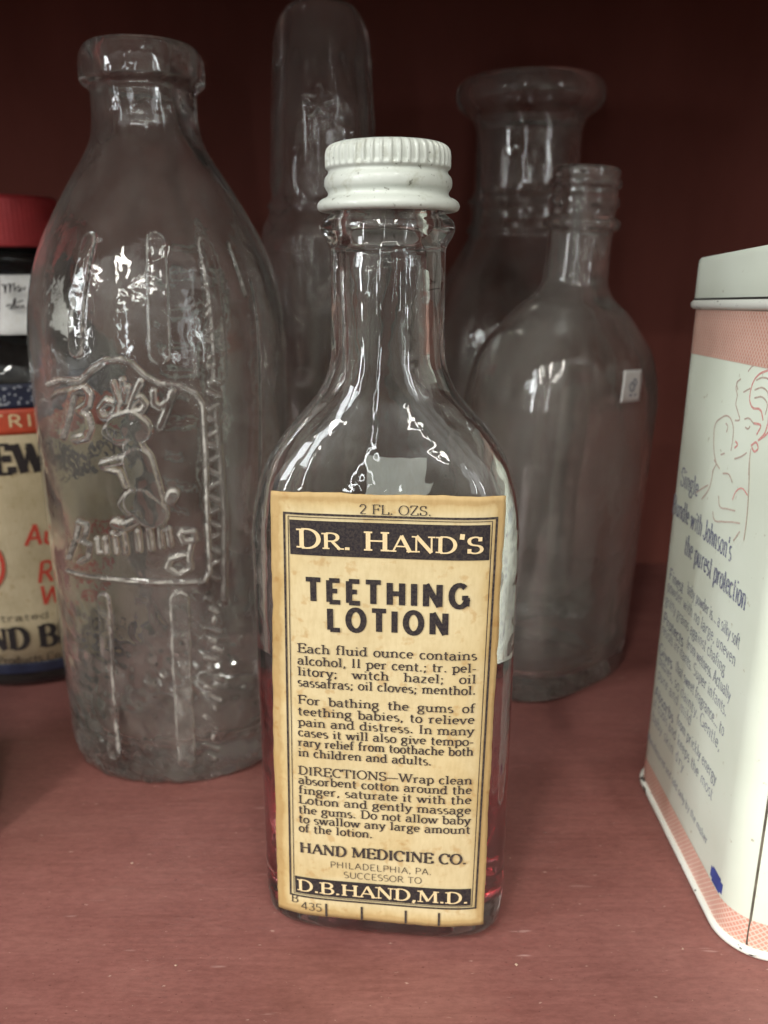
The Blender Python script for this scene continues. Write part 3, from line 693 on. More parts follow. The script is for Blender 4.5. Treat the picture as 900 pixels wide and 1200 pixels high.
nin = [(14.97, .84, .84, 2), (14.6, .78, .78, 2), (14.1, .78, .78, 2), (13.5, .83, .83, 2), (13.05, 1.02, 1.02, 2), (12.6, 1.30, 1.30, 2), (12.0, 1.66, 1.66, 2), (11.4, 1.99, 1.99, 2), (10.8, 2.21, 2.21, 2.05), (10.1, 2.35, 2.35, 2.1), (9.3, 2.41, 2.41, 2.15),
       (5, 2.41, 2.41, 2.2), (1.6, 2.38, 2.38, 2.2), (1.1, 2.28, 2.28, 2.2), (.84, 2.0, 2.0, 2.1), (.72, 1.5, 1.5, 2), (.68, .8, .8, 2), (.68, .02, .02, 2)]
def q(zx, zy): return (40 + zx / 4, 400 + zy / 4)       # authoring notes taken from an enlargement
S_ = []
def onb(pts, w, h=.06, e=.027, far=False):
    P = []
    for p in pts:
        th, z = on_cyl(p[0], p[1], NX, NY, NR, far); P.append((th * NR, z))
    S_.append((P, w, h * (2.2 if far else 1.15), e))
Bq = lambda pts, w=.055, h=.06, **k: onb([q(*p) for p in pts], w * 1.0, h * 1.4, **k)
Bq([(190,235),(172,340),(148,435)], .075)
Bq([(195,232),(240,222),(266,250),(258,295),(215,325),(255,350),(268,400),(250,445),(200,455)], .065)
Bq([(378,290),(340,278),(312,315),(325,355),(360,355),(385,325)], .055); Bq([(390,270),(388,350)], .055)
Bq([(372,200),(400,285)], .05); Bq([(415,185),(425,280)], .05); Bq([(440,215),(430,285)], .04)
Bq([(500,190),(475,245),(450,320)], .055); Bq([(462,285),(500,262),(525,295),(505,330),(455,328)], .05)
Bq([(560,235),(562,290),(590,310),(622,285)], .055); Bq([(648,235),(625,310),(590,400)], .06)
# rabbit in raised glass
Bq([(410,400),(455,385),(485,410)], .26, .10); Bq([(355,420),(400,455),(450,450)], .12, .09)
Bq([(470,500),(500,560)], .20, .10); Bq([(490,560),(520,660),(540,740)], .28, .11)
Bq([(450,545),(390,560),(330,575)], .075, .09); Bq([(330,590),(400,610),(430,680)], .04, .07)
Bq([(500,750),(555,800)], .30, .12); Bq([(440,720),(415,760),(445,800)], .07, .09); Bq([(385,850),(430,865),(480,840)], .085, .09); Bq([(640,735),(650,715)], .11, .10)
Bq([(560,850),(600,850)], .06, .08)
# lower word
Bq([(220,845),(205,920),(178,1005)], .05); Bq([(220,845),(255,855),(250,900),(225,930),(268,950),(262,1010),(225,1030)], .04)
for x in (300, 335): Bq([(x,925),(x+8,985)], .045)
Bq([(305,985),(340,990)], .03)
for x in (372, 418): Bq([(x,900),(x+12,985)], .05)
Bq([(375,905),(420,905)], .03); Bq([(485,890),(492,975)], .045); Bq([(540,880),(550,970)], .05); Bq([(590,880),(600,960)], .045); Bq([(628,880),(640,950)], .05); Bq([(592,885),(630,882)], .03)
Bq([(690,890),(745,890),(750,930),(700,935),(685,905)], .05); Bq([(740,930),(725,1010),(735,1060),(680,1090),(625,1060),(640,1020),(700,1000)], .045)
# frame
Bq([(80,200),(130,182),(220,188),(270,135),(330,92),(400,84),(460,104),(520,162),(590,198),(690,212),(750,240),(785,290),(800,500),(808,800),(820,1080),(790,1125)], .035, .05)
Bq([(95,260),(120,240),(200,225)], .02, .03)
Bq([(170,1072),(310,1105),(500,1128),(800,1122)], .03, .045)
# ribs
onb([(88,282),(88,345),(90,408)], .16, .06); onb([(183,284),(185,350),(187,414)], .19, .07)
onb([(123,702),(128,790),(135,884)], .13, .06); onb([(210,702),(214,800),(219,892)], .18, .07)
onb([(250,286),(254,360),(256,440)], .14, .05); onb([(252,480),(262,600),(262,700)], .05, .04)
onb([(288,290),(293,340)], .10, .04)
# measuring scale and knurled strip on the right flank
for k in range(26):
    y = 292 + k * 15.2
    onb([(243, y), (255, y + 5)] if k % 2 else [(244, y + 5), (254, y)], .035, .05)
for k in range(17):
    y = 700 + k * 11.5
    onb([(240 + (k % 3) * 5, y), (247 + (k * 7) % 12, y + 4)], .03, .045)
onb([(302, 330), (304, 480), (302, 640)], .05, .03)
# graduations on the far wall
for k, y in enumerate((296, 331, 365, 399, 432, 465, 497, 530, 562, 595, 628, 660, 686, 716, 747, 777, 806, 832, 857)):
    onb([(200, y), (232 if k % 2 == 0 else 220, y + 1)], .10, .09, far=True)
onb([(240, 285), (245, 500), (250, 700), (252, 850)], .07, .08, far=True); onb([(262, 285), (266, 500), (270, 700), (272, 850)], .05, .06, far=True)
for y in (262, 330, 398, 514, 580, 650):
    onb([(258,y-9),(250,y-4),(258,y),(266,y+5),(258,y+10),(250,y+5),(258,y),(266,y-5),(258,y-9)], .03, .05, far=True)
lo2 = crom(nb, .026); li2 = crom(nin, .08); NO2 = len(lo2)
def nurse_disp(th, rows, X, Y, Z):
    D = np.zeros_like(X)
    U = th[None] * NR + 0 * X[:NO2]; Vv = Z[:NO2]
    for shift in (0, 2 * math.pi * NR):
        D[:NO2] = np.maximum(D[:NO2], seg_field(U + shift, Vv, S_))
    D[:NO2] = np.maximum(D[:NO2], seg_field(U - 2 * math.pi * NR, Vv, S_))
    rng = np.random.RandomState(11)                      # hammered, moulded texture of pressed glass
    P = np.zeros_like(U)
    for _ in range(26):
        a, b, p = rng.randn() * 9, rng.randn() * 9, rng.rand() * 6.28
        P += np.sin(a * np.sin(th[None]) * 2.8 + b * Vv + p)
    amp = np.clip((4.6 - Vv) / 1.2, 0, 1) * .0038 * (np.abs(U) < 2.2) + (D[:NO2] > .06) * .0015 + .0003
    D[:NO2] += P * amp * (rows[:NO2, 1][:, None] > 1)
    D[NO2:] = wobble(8, .012, (2, 3, 5), (.6, 1.4, 2.3))(th, rows[NO2:], X[NO2:], Y[NO2:], Z[NO2:])
    return D
loft('glass_body', np.vstack([lo2, li2]), 1000, 'glass_baby', nurse, disp=nurse_disp, relief_glint=NO2)

# ================================================================== SCREW NECK FLASK (right)
fl = empty('screw_neck_bottle', (4.22, 22.1, 0), rot=(R(1.9), R(2.3), R(40)))
tag(fl, 'short empty clear bottle with threaded neck and small price sticker, right of the lotion bottle', 'bottle')
fb = [(.2, .02, .02, 2), (.18, 1.0, .8, 2.4), (.06, 1.9, 1.6, 2.8), (0, 2.2, 1.7, 3), (.08, 2.35, 1.84, 3.1), (.35, 2.45, 1.92, 3.2), (1, 2.48, 1.95, 3.2), (7.6, 2.48, 1.95, 3.2), (8.3, 2.38, 1.89, 3), (8.9, 2.19, 1.76, 2.8), (9.4, 1.82, 1.55, 2.5), (9.85, 1.38, 1.35, 2.2),
      (10.2, 1.0, 1.0, 2), (10.45, .84, .84, 2), (10.9, .79, .79, 2), (11.6, .78, .78, 2), (11.75, .80, .80, 2), (11.82, .92, .92, 2), (11.92, .955, .955, 2), (12.02, .92, .92, 2), (12.1, .80, .80, 2), (12.25, .79, .79, 2), (12.38, .86, .86, 2), (12.5, .86, .86, 2), (12.6, .79, .79, 2), (12.72, .79, .79, 2), (12.8, .87, .87, 2), (12.9, .87, .87, 2), (12.98, .80, .80, 2), (13.15, .81, .81, 2), (13.22, .75, .75, 2), (13.22, .68, .68, 2)]
fi = [(13.1, .62, .62, 2), (11.8, .60, .60, 2), (10.6, .62, .62, 2), (10.2, .78, .78, 2), (9.85, 1.15, 1.15, 2.2), (9.4, 1.62, 1.34, 2.5), (8.9, 2.0, 1.55, 2.8), (8.3, 2.18, 1.69, 3), (7.6, 2.28, 1.75, 3.1), (1.2, 2.26, 1.73, 3.1), (.7, 2.05, 1.6, 2.8), (.5, 1.3, 1.1, 2.4), (.5, .02, .02, 2)]
a_, b_ = crom(fb, .05), crom(fi, .08)
def fdisp(th, rows, X, Y, Z):
    D = np.zeros_like(X); k = len(a_)
    D[k:] = wobble(21, .022, (1, 2, 4), (.4, .9))(th, rows[k:], X[k:], Y[k:], Z[k:]); return D
loft('glass_body', np.vstack([a_, b_]), 160, 'glass_rear', fl, disp=fdisp)
# price sticker on its right shoulder, own curved patch
def flask_pt(th, z, off):
    P = np.array(fb[3:14]); a, b, n = [float(np.interp(z, P[:, 0], P[:, k])) for k in (1, 2, 3)]
    r = (abs(math.sin(th)) ** n + abs(math.cos(th)) ** n) ** (-1 / n)
    return ((a * r + off) * math.sin(th), -(b * r + off) * math.cos(th), z)
def patch(name, thc, zc, w, h, fn, m, parent, slant=0, nn=8):
    V, F = [], []
    for j in range(nn + 1):
        for i in range(nn + 1):
            V.append(fn(thc + (i / nn - .5) * w + slant * (j / nn - .5), zc + (j / nn - .5) * h, .02))
    for j in range(nn):
        for i in range(nn): k = j * (nn + 1) + i; F.append((k, k + 1, k + nn + 2, k + nn + 1))
    o = mesh_obj(name, V, F, m, parent); o.modifiers.new('t', 'SOLIDIFY').thickness = .008 * CM; return o
ps = patch('price_sticker', R(5), 8.2, .33, .76, flask_pt, 'paper_white', fl, slant=.05)
im = Ink()
im.strip([(a * .055 + .06, b * .075 + .05) for a, b in A(0, 0, 1, 1, 0, 360, 12)], lambda d: .045)
im.strip([(a * .085 - .05, b * .10 - .06) for a, b in A(0, 0, 1, 1, 0, 360, 12)], lambda d: .06)
im.strip([(-.14, -.26), (-.05, -.25)], lambda d: .05); im.strip([(.03, -.26), (.14, -.25)], lambda d: .035)
im_ = im.build('lettering', lambda u, v, o: flask_pt(R(5) + u / 2.3 + .01, 8.24 + v, .03 + o), 'ink_pale', ps)

# ================================================================== WIDE MOUTH BOTTLE (rear right)
wb = empty('wide_mouth_bottle', (4.3, 27.5, 0))
tag(wb, 'tall clear bottle with broad flared mouth, at the back behind the screw neck bottle', 'bottle')
wo_ = [(.2, .02, .02, 2), (.06, 2.2, 2.2, 2), (0, 2.6, 2.6, 2), (.1, 2.95, 2.95, 2), (.5, 3.12, 3.12, 2), (1.2, 3.18, 3.18, 2), (8.2, 3.18, 3.18, 2), (9.2, 3.02, 3.02, 2), (10.1, 2.7, 2.7, 2), (10.9, 2.2, 2.2, 2), (11.5, 1.85, 1.85, 2), (11.8, 1.72, 1.72, 2), (11.95, 1.78, 1.78, 2), (12.1, 1.68, 1.68, 2), (12.55, 1.62, 1.62, 2), (12.75, 1.76, 1.76, 2), (12.95, 1.62, 1.62, 2), (13.6, 1.55, 1.55, 2), (14.2, 1.55, 1.55, 2), (14.8, 1.58, 1.58, 2),
       (15.05, 1.68, 1.68, 2), (15.25, 1.95, 1.95, 2), (15.45, 2.13, 2.13, 2), (15.75, 2.17, 2.17, 2), (15.98, 2.10, 2.10, 2), (16.1, 1.95, 1.95, 2), (16.1, 1.8, 1.8, 2)]
wi_ = [(16.0, 1.66, 1.66, 2), (15.3, 1.45, 1.45, 2), (14.2, 1.32, 1.32, 2), (12.5, 1.34, 1.34, 2), (11.6, 1.55, 1.55, 2), (10.9, 1.95, 1.95, 2), (10.1, 2.45, 2.45, 2), (9.2, 2.8, 2.8, 2), (8.2, 2.96, 2.96, 2), (1.4, 2.94, 2.94, 2), (.8, 2.6, 2.6, 2), (.6, 1.6, 1.6, 2), (.6, .02, .02, 2)]
a2, b2 = crom(wo_, .07), crom(wi_, .1)
def wdisp(th, rows, X, Y, Z):
    D = np.zeros_like(X); k = len(a2)
    D[k:] = wobble(31, .02, (1, 2, 4), (.4, 1.3))(th, rows[k:], X[k:], Y[k:], Z[k:]); return D
loft('glass_body', np.vstack([a2, b2]), 150, 'glass_rear', wb, disp=wdisp)

# ================================================================== TALL ROUND BOTTLE (rear left of the cap)
tx, ty = -1.66, 25.2
tb = empty('tall_round_bottle', (tx, ty, 0))
tag(tb, 'tallest slim clear bottle with raised star and dots, behind the white cap', 'bottle')
to = [(.2, .02, .02, 2), (.05, 1.2, 1.2, 2), (0, 1.45, 1.45, 2), (.15, 1.68, 1.68, 2), (.6, 1.78, 1.78, 2), (11.7, 1.76, 1.76, 2), (12.0, 1.70, 1.70, 2), (12.25, 1.56, 1.56, 2), (12.38, 1.53, 1.53, 2), (12.5, 1.58, 1.58, 2), (12.62, 1.50, 1.50, 2), (13.2, 1.46, 1.46, 2), (14.5, 1.39, 1.39, 2), (15.8, 1.32, 1.32, 2),
      (16.2, 1.30, 1.30, 2), (16.6, 1.27, 1.27, 2), (16.95, 1.18, 1.18, 2), (17.25, 1.02, 1.02, 2), (17.42, .84, .84, 2), (17.42, .74, .74, 2)]
ti = [(17.2, .70, .70, 2), (16.6, .82, .82, 2), (15.5, 1.04, 1.04, 2), (13, 1.16, 1.16, 2), (12.3, 1.26, 1.26, 2), (11.7, 1.48, 1.48, 2), (1, 1.5, 1.5, 2), (.6, 1.2, 1.2, 2), (.6, .02, .02, 2)]
T_ = []
def ont(pts, w, h=.05, r=1.75, e=.02):
    P = []
    for p in pts:
        th, z = on_cyl(p[0], p[1], tx, ty, r); P.append((th * 1.7, z))
    T_.append((P, w, h, e))
for k in range(5):
    a = R(90 + 72 * k); ont([(373, 120), (373 + 16 * math.cos(a), 120 - 16 * math.sin(a))], .10, .15, 1.45)
ont([(353 + 9 * math.cos(R(t)), 291 - 9 * math.sin(R(t))) for t in range(0, 361, 40)], .035); ont([(353, 287)], .05); ont([(353, 296)], .05)
ont([(355, 330), (352, 358), (354, 372)], .05); ont([(374, 338), (386, 331), (378, 348), (368, 362)], .045); ont([(353, 383)], .10)
ont([(356 + 10 * math.cos(R(t)), 441 - 10 * math.sin(R(t))) for t in range(0, 361, 40)], .035); ont([(352, 440)], .05); ont([(360, 445)], .05)
ont([(350, 405), (352, 425)], .04); ont([(352, 365), (358, 366)], .05)
a3, b3 = crom(to, .035), crom(ti, .1)
def tdisp(th, rows, X, Y, Z):
    D = np.zeros_like(X); k = len(a3)
    D[:k] = seg_field(th[None] * 1.7 + 0 * X[:k], Z[:k], T_)
    fluting = .02 * np.cos(12 * th)[None] * np.clip((Z[:k] - 12.7) / .4, 0, 1) * np.clip((16.6 - Z[:k]) / .5, 0, 1)
    D[:k] += fluting
    D[k:] = wobble(41, .012, (1, 3, 5), (.7, 2.1))(th, rows[k:], X[k:], Y[k:], Z[k:]); return D
loft('glass_body', np.vstack([a3, b3]), 420, 'glass_rear', tb, disp=tdisp, relief_glint=len(a3))

# ================================================================== BLUING BOTTLE (far left)
QX, QY, QR = -10.15, 23.6, 3.0
bb = empty('labelled_bottle', (QX, QY, 0))
tag(bb, 'dark round bottle with red cap, cream label and handwritten white tag, at the left edge', 'bottle')
q1 = [(.1, .02, .02, 2), (0, 2.6, 2.6, 2), (.08, 2.85, 2.85, 2), (.3, 2.98, 2.98, 2), (.6, 3.0, 3.0, 2), (7.8, 3.0, 3.0, 2), (8.3, 2.95, 2.95, 2), (8.9, 2.7, 2.7, 2), (9.4, 2.2, 2.2, 2), (9.8, 1.75, 1.75, 2), (10.2, 1.5, 1.5, 2), (10.8, 1.42, 1.42, 2), (10.95, 1.5, 1.5, 2), (11.1, 1.55, 1.55, 2), (11.2, 1.45, 1.45, 2), (11.3, 1.3, 1.3, 2), (12.2, 1.3, 1.3, 2), (12.2, 1.1, 1.1, 2)]
loft('glass_body', np.vstack([crom(q1, .08), crom([(12.1, 1.0, 1.0, 2), (10.3, 1.1, 1.1, 2), (9.2, 2.1, 2.1, 2), (8, 2.75, 2.75, 2), (1, 2.75, 2.75, 2), (.6, .02, .02, 2)], .12)]), 120, 'glass_brown', bb)
loft('screw_cap', lathe_rows([(.02, 12.62), (1.45, 12.62), (1.53, 12.55), (1.55, 12.3), (1.56, 11.6), (1.57, 11.42), (1.53, 11.37), (1.45, 11.37), (1.40, 11.5), (1.35, 12.4), (.02, 12.42)], .05), 320, 'redcap', bb,
     disp=lambda th, rows, X, Y, Z: .004 * np.cos(80 * th)[None] * (np.arange(len(rows))[:, None] < len(rows) * .6) * (rows[:, 1][:, None] > 1.5) * (Z < 12.5))
def cyl(u, v, off): a = u / QR; r = QR + .03 + off; return (r * math.sin(a), -r * math.cos(a), v)
def qp(px, py): th, z = on_cyl(px, py, QX, QY, QR); return th * QR, z
def band(name, v0, v1, m, off, parent=bb, u0=-3.9, u1=3.9):
    V, F = label_grid(u0, u1, v0, v1, lambda u, v, o: cyl(u, v, off), 60, 6, rag=0)
    o = mesh_obj(name, V, F, m, parent); o.modifiers.new('t', 'SOLIDIFY').thickness = .008 * CM; return o
zt, zo, zc_, zb = qp(20, 450)[1], qp(20, 479)[1], qp(20, 509)[1], qp(20, 778)[1]
lb2 = band('label', zb, zt, 'paper_cream', 0.0)
band('navy_stripe', zo, zt + .01, 'navy', .012, lb2); band('orange_stripe', zc_, zo, 'orange', .014, lb2)
band('navy_stripe', zb - .28, zb + .02, 'navy', .012, lb2)
def qline(I, t, xl, xr, yb, hpx, **kw):
    a, z0 = qp(max(xl, -30), yb); u_l = a if xl >= -30 else a
    k = .0228
    u_l = qp(20, yb)[0] + (xl - 20) * k
    u_r = qp(20, yb)[0] + (xr - 20) * k
    z0 = qp(20, yb)[1]; h = qp(20, yb - hpx)[1] - z0
    I.line(t, u_l, u_r, z0, h, fit='scale', **kw)
for t_, a_x, b_x, yb_, hp_, k_w in (("STEWART'S", -46, 150, 554, 34, dict(thick=.28, thin=.10, serif=.12)), ('AND BLUE', -35, 128, 760, 25, dict(thick=.27, thin=.11, serif=.12)),
                           ('Home Products Co.', -40, 72, 777, 9, dict(thick=.12, thin=.09, serif=0)), ('concentrated', -60, 56, 727, 8, dict(thick=.12, thin=.09, serif=0))):
    i1 = Ink(); qline(i1, t_, a_x, b_x, yb_, hp_, **k_w); i1.build('lettering', cyl, 'ink', lb2, .02)
i2 = Ink(); qline(i2, 'Automatic', 27, 150, 640, 24, thick=.16, thin=.13, serif=0, slant=.2)
qline(i2, 'Really', 40, 118, 685, 24, thick=.16, thin=.13, serif=0, slant=.2)
qline(i2, 'White', 42, 118, 711, 22, thick=.16, thin=.13, serif=0, slant=.2)
uc, zc2 = qp(20, 660); uc -= .95
i2.strip([(uc + .62 * a, zc2 + .75 * b) for a, b in A(0, 0, 1, 1, 0, 360, 30)], lambda d: .10)
i2.build('red_lettering', cyl, 'ink_red', lb2, .02)
i3 = Ink(); qline(i3, 'STRIPE', -22, 72, 500, 14, thick=.2, thin=.16, serif=0, track=.12)
i3.build('orange_stripe_lettering', cyl, 'ink_cream', lb2, .024)
i4 = Ink()
rngb = random.Random(3)
for k in range(150):
    u = rngb.uniform(-3.5, 3.5); v_ = rngb.uniform(zo + .08, zt - .05); i4.strip([(u, v_), (u + .05, v_ + .03)], lambda d: .05)
i4.build('stipple_print', cyl, 'ink_pale', lb2, .02)
# handwritten tag stuck on the shoulder
tagp = [(-6, 321), (16, 323), (38, 322), (36, 345), (36, 370), (38, 391), (14, 391), (4, 391), (4, 360), (0, 340)]
def on_y(px, py, Y):
    d = ray(px, py); t = Y / d[1]; return d[0] * t, CAM_H + d[2] * t
TY = QY - 1.95
V, F = [], []
for j in range(9):
    for i in range(9):
        px = (1 - j / 8) * -1 + (j / 8) * 5 + (i / 8) * 52; py = 322 + 69 * j / 8
        X, Z = on_y(px, py, TY); V.append((X - QX, TY - QY - .35 * (j / 8) ** 1.3 - .05 * math.sin(i * .9), Z))
for j in range(8):
    for i in range(8): k = j * 9 + i; F.append((k, k + 9, k + 10, k + 1))
tg = mesh_obj('paper_tag', V, F, 'paper_white', bb); tg.modifiers.new('t', 'SOLIDIFY').thickness = .008 * CM
tg['label'] = 'small white tag with handwriting'
hw = Ink()
def hs(pts, w=.035):
    P = [on_y(0 + x / 4.29, 220 + y / 4.29, TY - .3) for x, y in pts]
    hw.strip([(x - QX, z) for x, z in P], lambda d: w)
hs([(18,490),(30,485),(38,520),(36,530),(42,490),(58,478),(60,528),(66,490),(80,478),(84,520),(92,505),(104,492),(110,510),(98,522),(112,518),(122,500),(128,515),(138,498)], .04)
hs([(42,595),(60,585),(72,600),(56,606),(70,612),(82,560),(88,552),(84,608),(94,600),(98,590),(100,606),(110,592),(114,606),(126,590),(132,606)], .04)
hs([(95,575),(128,565)], .03)
hw.build('handwriting', lambda u, v, o: (u, TY - QY - .42 - o, v), 'ink', tg, .0)

# ================================================================== POWDER TIN (right)
TX, TYC, HX, HY, RC = 9.25, 14.20, 3.55, 2.82, .80
tin = empty('powder_tin', (TX, TYC, 0))
tag(tin, 'pale green-white powder tin with pink bands and line drawing of a mother and baby', 'tin')
def tin_material():
    m, n, b = mat('pale_enamelled_tin'); v = objco(n)
    c = ramp(n, noise(n, 60, 4, v), [(.3, (.73, .79, .66)), (.7, (.79, .85, .73))])
    s = ramp(n, noise(n, 420, 4, v, .6), [(.27, (.45, .36, .24)), (.33, (1, 1, 1))])
    c = mixc(n, .6, c, s, 'MULTIPLY')
    n.links.new(c, b.inputs['Base Color']); b.inputs['Roughness'].default_value = .34
    bump(n, b, noise(n, 45, 3, v), .12, .002)
    return m
M['tin'] = tin_material()
def rim_material(name='chipped_white_rim'):
    m, n, b = mat(name); v = objco(n)
    k = ramp(n, noise(n, 330, 4, objco(n, (.6, .6, 1.4)), .65), [(.355, (1, 1, 1)), (.385, (0, 0, 0))])
    c = mixc(n, k, (.74, .75, .68), (.035, .03, .028))
    n.links.new(c, b.inputs['Base Color']); b.inputs['Roughness'].default_value = .35
    return m
M['rim'] = rim_material()
def band_material():
    m, n, b = mat('pink_woven_print')
    t = n.nodes.new('ShaderNodeTexCoord'); u = n.nodes.new('ShaderNodeSeparateXYZ'); n.links.new(t.outputs['UV'], u.inputs[0])
    outs = []
    for sgn in (1, -1):
        ma = n.nodes.new('ShaderNodeMath'); ma.operation = 'MULTIPLY_ADD'; n.links.new(u.outputs[1], ma.inputs[0]); ma.inputs[1].default_value = sgn * 1.0
        n.links.new(u.outputs[0], ma.inputs[2])
        mu = n.nodes.new('ShaderNodeMath'); mu.operation = 'MULTIPLY'; n.links.new(ma.outputs[0], mu.inputs[0]); mu.inputs[1].default_value = 2 * math.pi / .105
        si = n.nodes.new('ShaderNodeMath'); si.operation = 'SINE'; n.links.new(mu.outputs[0], si.inputs[0]); outs.append(si.outputs[0])
    mm = n.nodes.new('ShaderNodeMath'); mm.operation = 'MAXIMUM'; n.links.new(outs[0], mm.inputs[0]); n.links.new(outs[1], mm.inputs[1])
    c = ramp(n, mm.outputs[0], [(.45, (.68, .33, .25)), (.93, (.78, .60, .50))])
    c = mixc(n, .7, c, ramp(n, noise(n, 200, 4, objco(n)), [(.3, (.86, .82, .80)), (.6, (1, 1, 1))]), 'MULTIPLY')
    n.links.new(c, b.inputs['Base Color']); b.inputs['Roughness'].default_value = .36
    return m
M['band'] = band_material()
def rrect(off, nc=12, step=.25):
    hx, hy, r = HX + off, HY + off, RC + off; P = []
    for cx, cy_, a0 in ((hx - r, -hy + r, -90), (hx - r, hy - r, 0), (-hx + r, hy - r, 90), (-hx + r, -hy + r, 180)):
        for i in range(nc + 1): a = R(a0 + 90 * i / nc); P.append((cx + r * math.cos(a), cy_ + r * math.sin(a)))
    out = []
    for i, p in enumerate(P):
        qn = P[(i + 1) % len(P)]; d = math.dist(p, qn); k = max(1, int(d / step))
        for j in range(k): out.append((p[0] + (qn[0] - p[0]) * j / k, p[1] + (qn[1] - p[1]) * j / k))
    return out
def tin_shell(name, prof, m, parent, close=True, uv=False):
    V, F = [], []; n = None
    base = rrect(0)
    for off, z in prof:
        P = [(x, y) for x, y in base]
        Q = []
        for x, y in P:                                     # offset along the rounded-rectangle normal
            cx = max(-(HX - RC), min(HX - RC, x)); cy_ = max(-(HY - RC), min(HY - RC, y))
            dx, dy = x - cx, y - cy_; l = math.hypot(dx, dy) or 1
            k = max(0, (l + off)) / l if off > -RC else 0
            Q.append((cx * (1 if off > -RC else max(0, 1 + (off + RC) / 2.6)) + dx * k, cy_ * (1 if off > -RC else max(0, 1 + (off + RC) / 2.6)) + dy * k))
        n = len(Q); V += [(x, y, z) for x, y in Q]
    for r_ in range(len(prof) - 1):
        for j in range(n): k = (j + 1) % n; F.append((r_ * n + j, r_ * n + k, (r_ + 1) * n + k, (r_ + 1) * n + j))
    if close: F += [tuple(range(n))[::-1], tuple((len(prof) - 1) * n + j for j in range(n))]
    o = mesh_obj(name, V, F, m, parent)
    if uv:
        me = o.data; ul = me.uv_layers.new(name='UVMap'); L_ = [0]
        for j in range(n): L_.append(L_[-1] + math.dist(base[j], base[(j + 1) % n]))
        for p in me.polygons:
            js = [me.loops[l].vertex_index % n for l in p.loop_indices]
            wrap = (0 in js and n - 1 in js)
            for l, j in zip(p.loop_indices, js):
                v_ = me.vertices[me.loops[l].vertex_index].co
                ul.data[l].uv = (L_[n] if (wrap and j == 0) else L_[j], v_.z / CM)
    return o
M['dark_edge'] = plain('worn_dark_edge', (.05, .045, .04), .6, .6, 300)
tin_shell('body', [(-.3, .06), (-.02, .06), (0, .12), (-.03, 2.5), (-.06, 5), (-.09, 7.5), (-.12, 10.22), (-.18, 10.26), (-.3, 10.26)], 'tin', tin)
tin_shell('base_rim', [(-.06, .02), (.0, .0), (.05, .01), (.085, .05), (.085, .10), (.05, .145), (.003, .15)], 'rim', tin, close=False)
tin_shell('lid_bead', [(-.118, 10.18), (-.07, 10.18), (-.02, 10.22), (-.015, 10.29), (-.05, 10.335), (-.08, 10.34)], 'rim', tin, close=False)
tin_shell('lid', [(-.115, 10.30), (-.075, 10.37), (-.078, 10.7), (-.085, 11.0), (-.095, 11.06), (-.125, 11.10), (-.18, 11.11), (-.22, 11.06), (-.5, 11.04), (-1.2, 11.06), (-2.5, 11.08)], 'tin', tin)
tin_shell('lid_edge', [(-.10, 10.335), (-.066, 10.337), (-.064, 10.372), (-.10, 10.374)], 'dark_edge', tin, close=False)
tin_shell('pink_band', [(.005, .15), (.003, .4), (-.001, .66)], 'band', tin, close=False, uv=True)
tin_shell('pink_band', [(-.105, 9.36), (-.110, 9.8), (-.114, 10.17)], 'band', tin, close=False, uv=True)
# side seam near the front corner
ca = R(225)
sxp, syp = -(HX - RC) + RC * math.cos(R(232)), -(HY - RC) + RC * math.sin(R(232))
V = []; F = []
for j in range(21):
    z = .16 + j * .5
    for dx, dy in ((-.016, .010), (0, 0), (.016, -.010)): V.append((sxp + dx + (.008 - .012 * z) * math.cos(ca), syp + dy + (.008 - .012 * z) * math.sin(ca), z))
for j in range(20):
    for i in range(2): k = j * 3 + i; F.append((k, k + 1, k + 4, k + 3))
M['seam'] = plain('dark_seam', (.16, .14, .10), .6, .5, 400)
sm_ = mesh_obj('seam', V, F, 'seam', tin); sm_.modifiers.new('t', 'SOLIDIFY').thickness = .03 * CM
XF = TX - HX
def tinface(u, v, off): return (-HX - off + .012 * v, -u - TYC, v)
def tp(px, py): Y, z = at_x(px, py, XF - .01); return (-Y, z)
def tl(I, text, a, b, hz, **kw):
    ua, za = tp(*a); ub, zb_ = tp(*b)
    I.line(text, ua, ub, (za + zb_) / 2, hz, **kw)
t1, t2, t3 = Ink(), Ink(), Ink()
kw = dict(fit='scale', thick=.13, thin=.07, serif=.09)
tl(t1, 'Single', (792, 566), (812, 586), .36, **kw)
tl(t1, "Bundle with Johnson's", (783, 603), (851, 656), .38, **kw)
tl(t1, 'the purest protection', (797, 652), (868, 713), .40, **kw)
def tz(i, words, a, b, bold=False):
    tl(t2 if bold else t3, words, a, b, .235, fit='scale', thick=.16 if bold else .11, thin=.12 if bold else .09, serif=0)
def mid(a, b, f): return (a[0] + (b[0] - a[0]) * f, a[1] + (b[1] - a[1]) * f)
par = [('Finest', 'baby powder is... a silky soft', (780, 679), (862, 757)), (None, 'powder with no large, uneven', (778, 697), (858, 775)), (None, 'gritty grains against chafing', (776, 713), (846, 785)),
       ('Protects', 'from wetness. Actually', (774, 730), (852, 820)), (None, 'resists irritants. Super infants.', (772, 745), (848, 835)),
       ('Gives', 'that sweet fragrance... to', (770, 765), (845, 860)), (None, 'babies, so dainty. Gentle,', (769, 781), (841, 876)), (None, 'pure and mild', (768, 798), (808, 846)),
       ('Absorbs', 'from prickly energy', (765, 815), (837, 917)), (None, 'it cools and keeps the most', (764, 831), (833, 933)), (None, 'baby skin dry', (762, 848), (800, 900))]
for bw, t, a, b in par:
    if bw:
        f = (len(bw) + 1) / (len(bw) + len(t) + 1) + .06
        tz(0, bw, a, mid(a, b, f - .05), True); tz(0, t, mid(a, b, f), b)
    else: tz(0, t, a, b)
tl(t3, 'Manufactured and sold only by the maker', (757, 872), (828, 982), .17, fit='scale', thick=.13, thin=.1, serif=0)
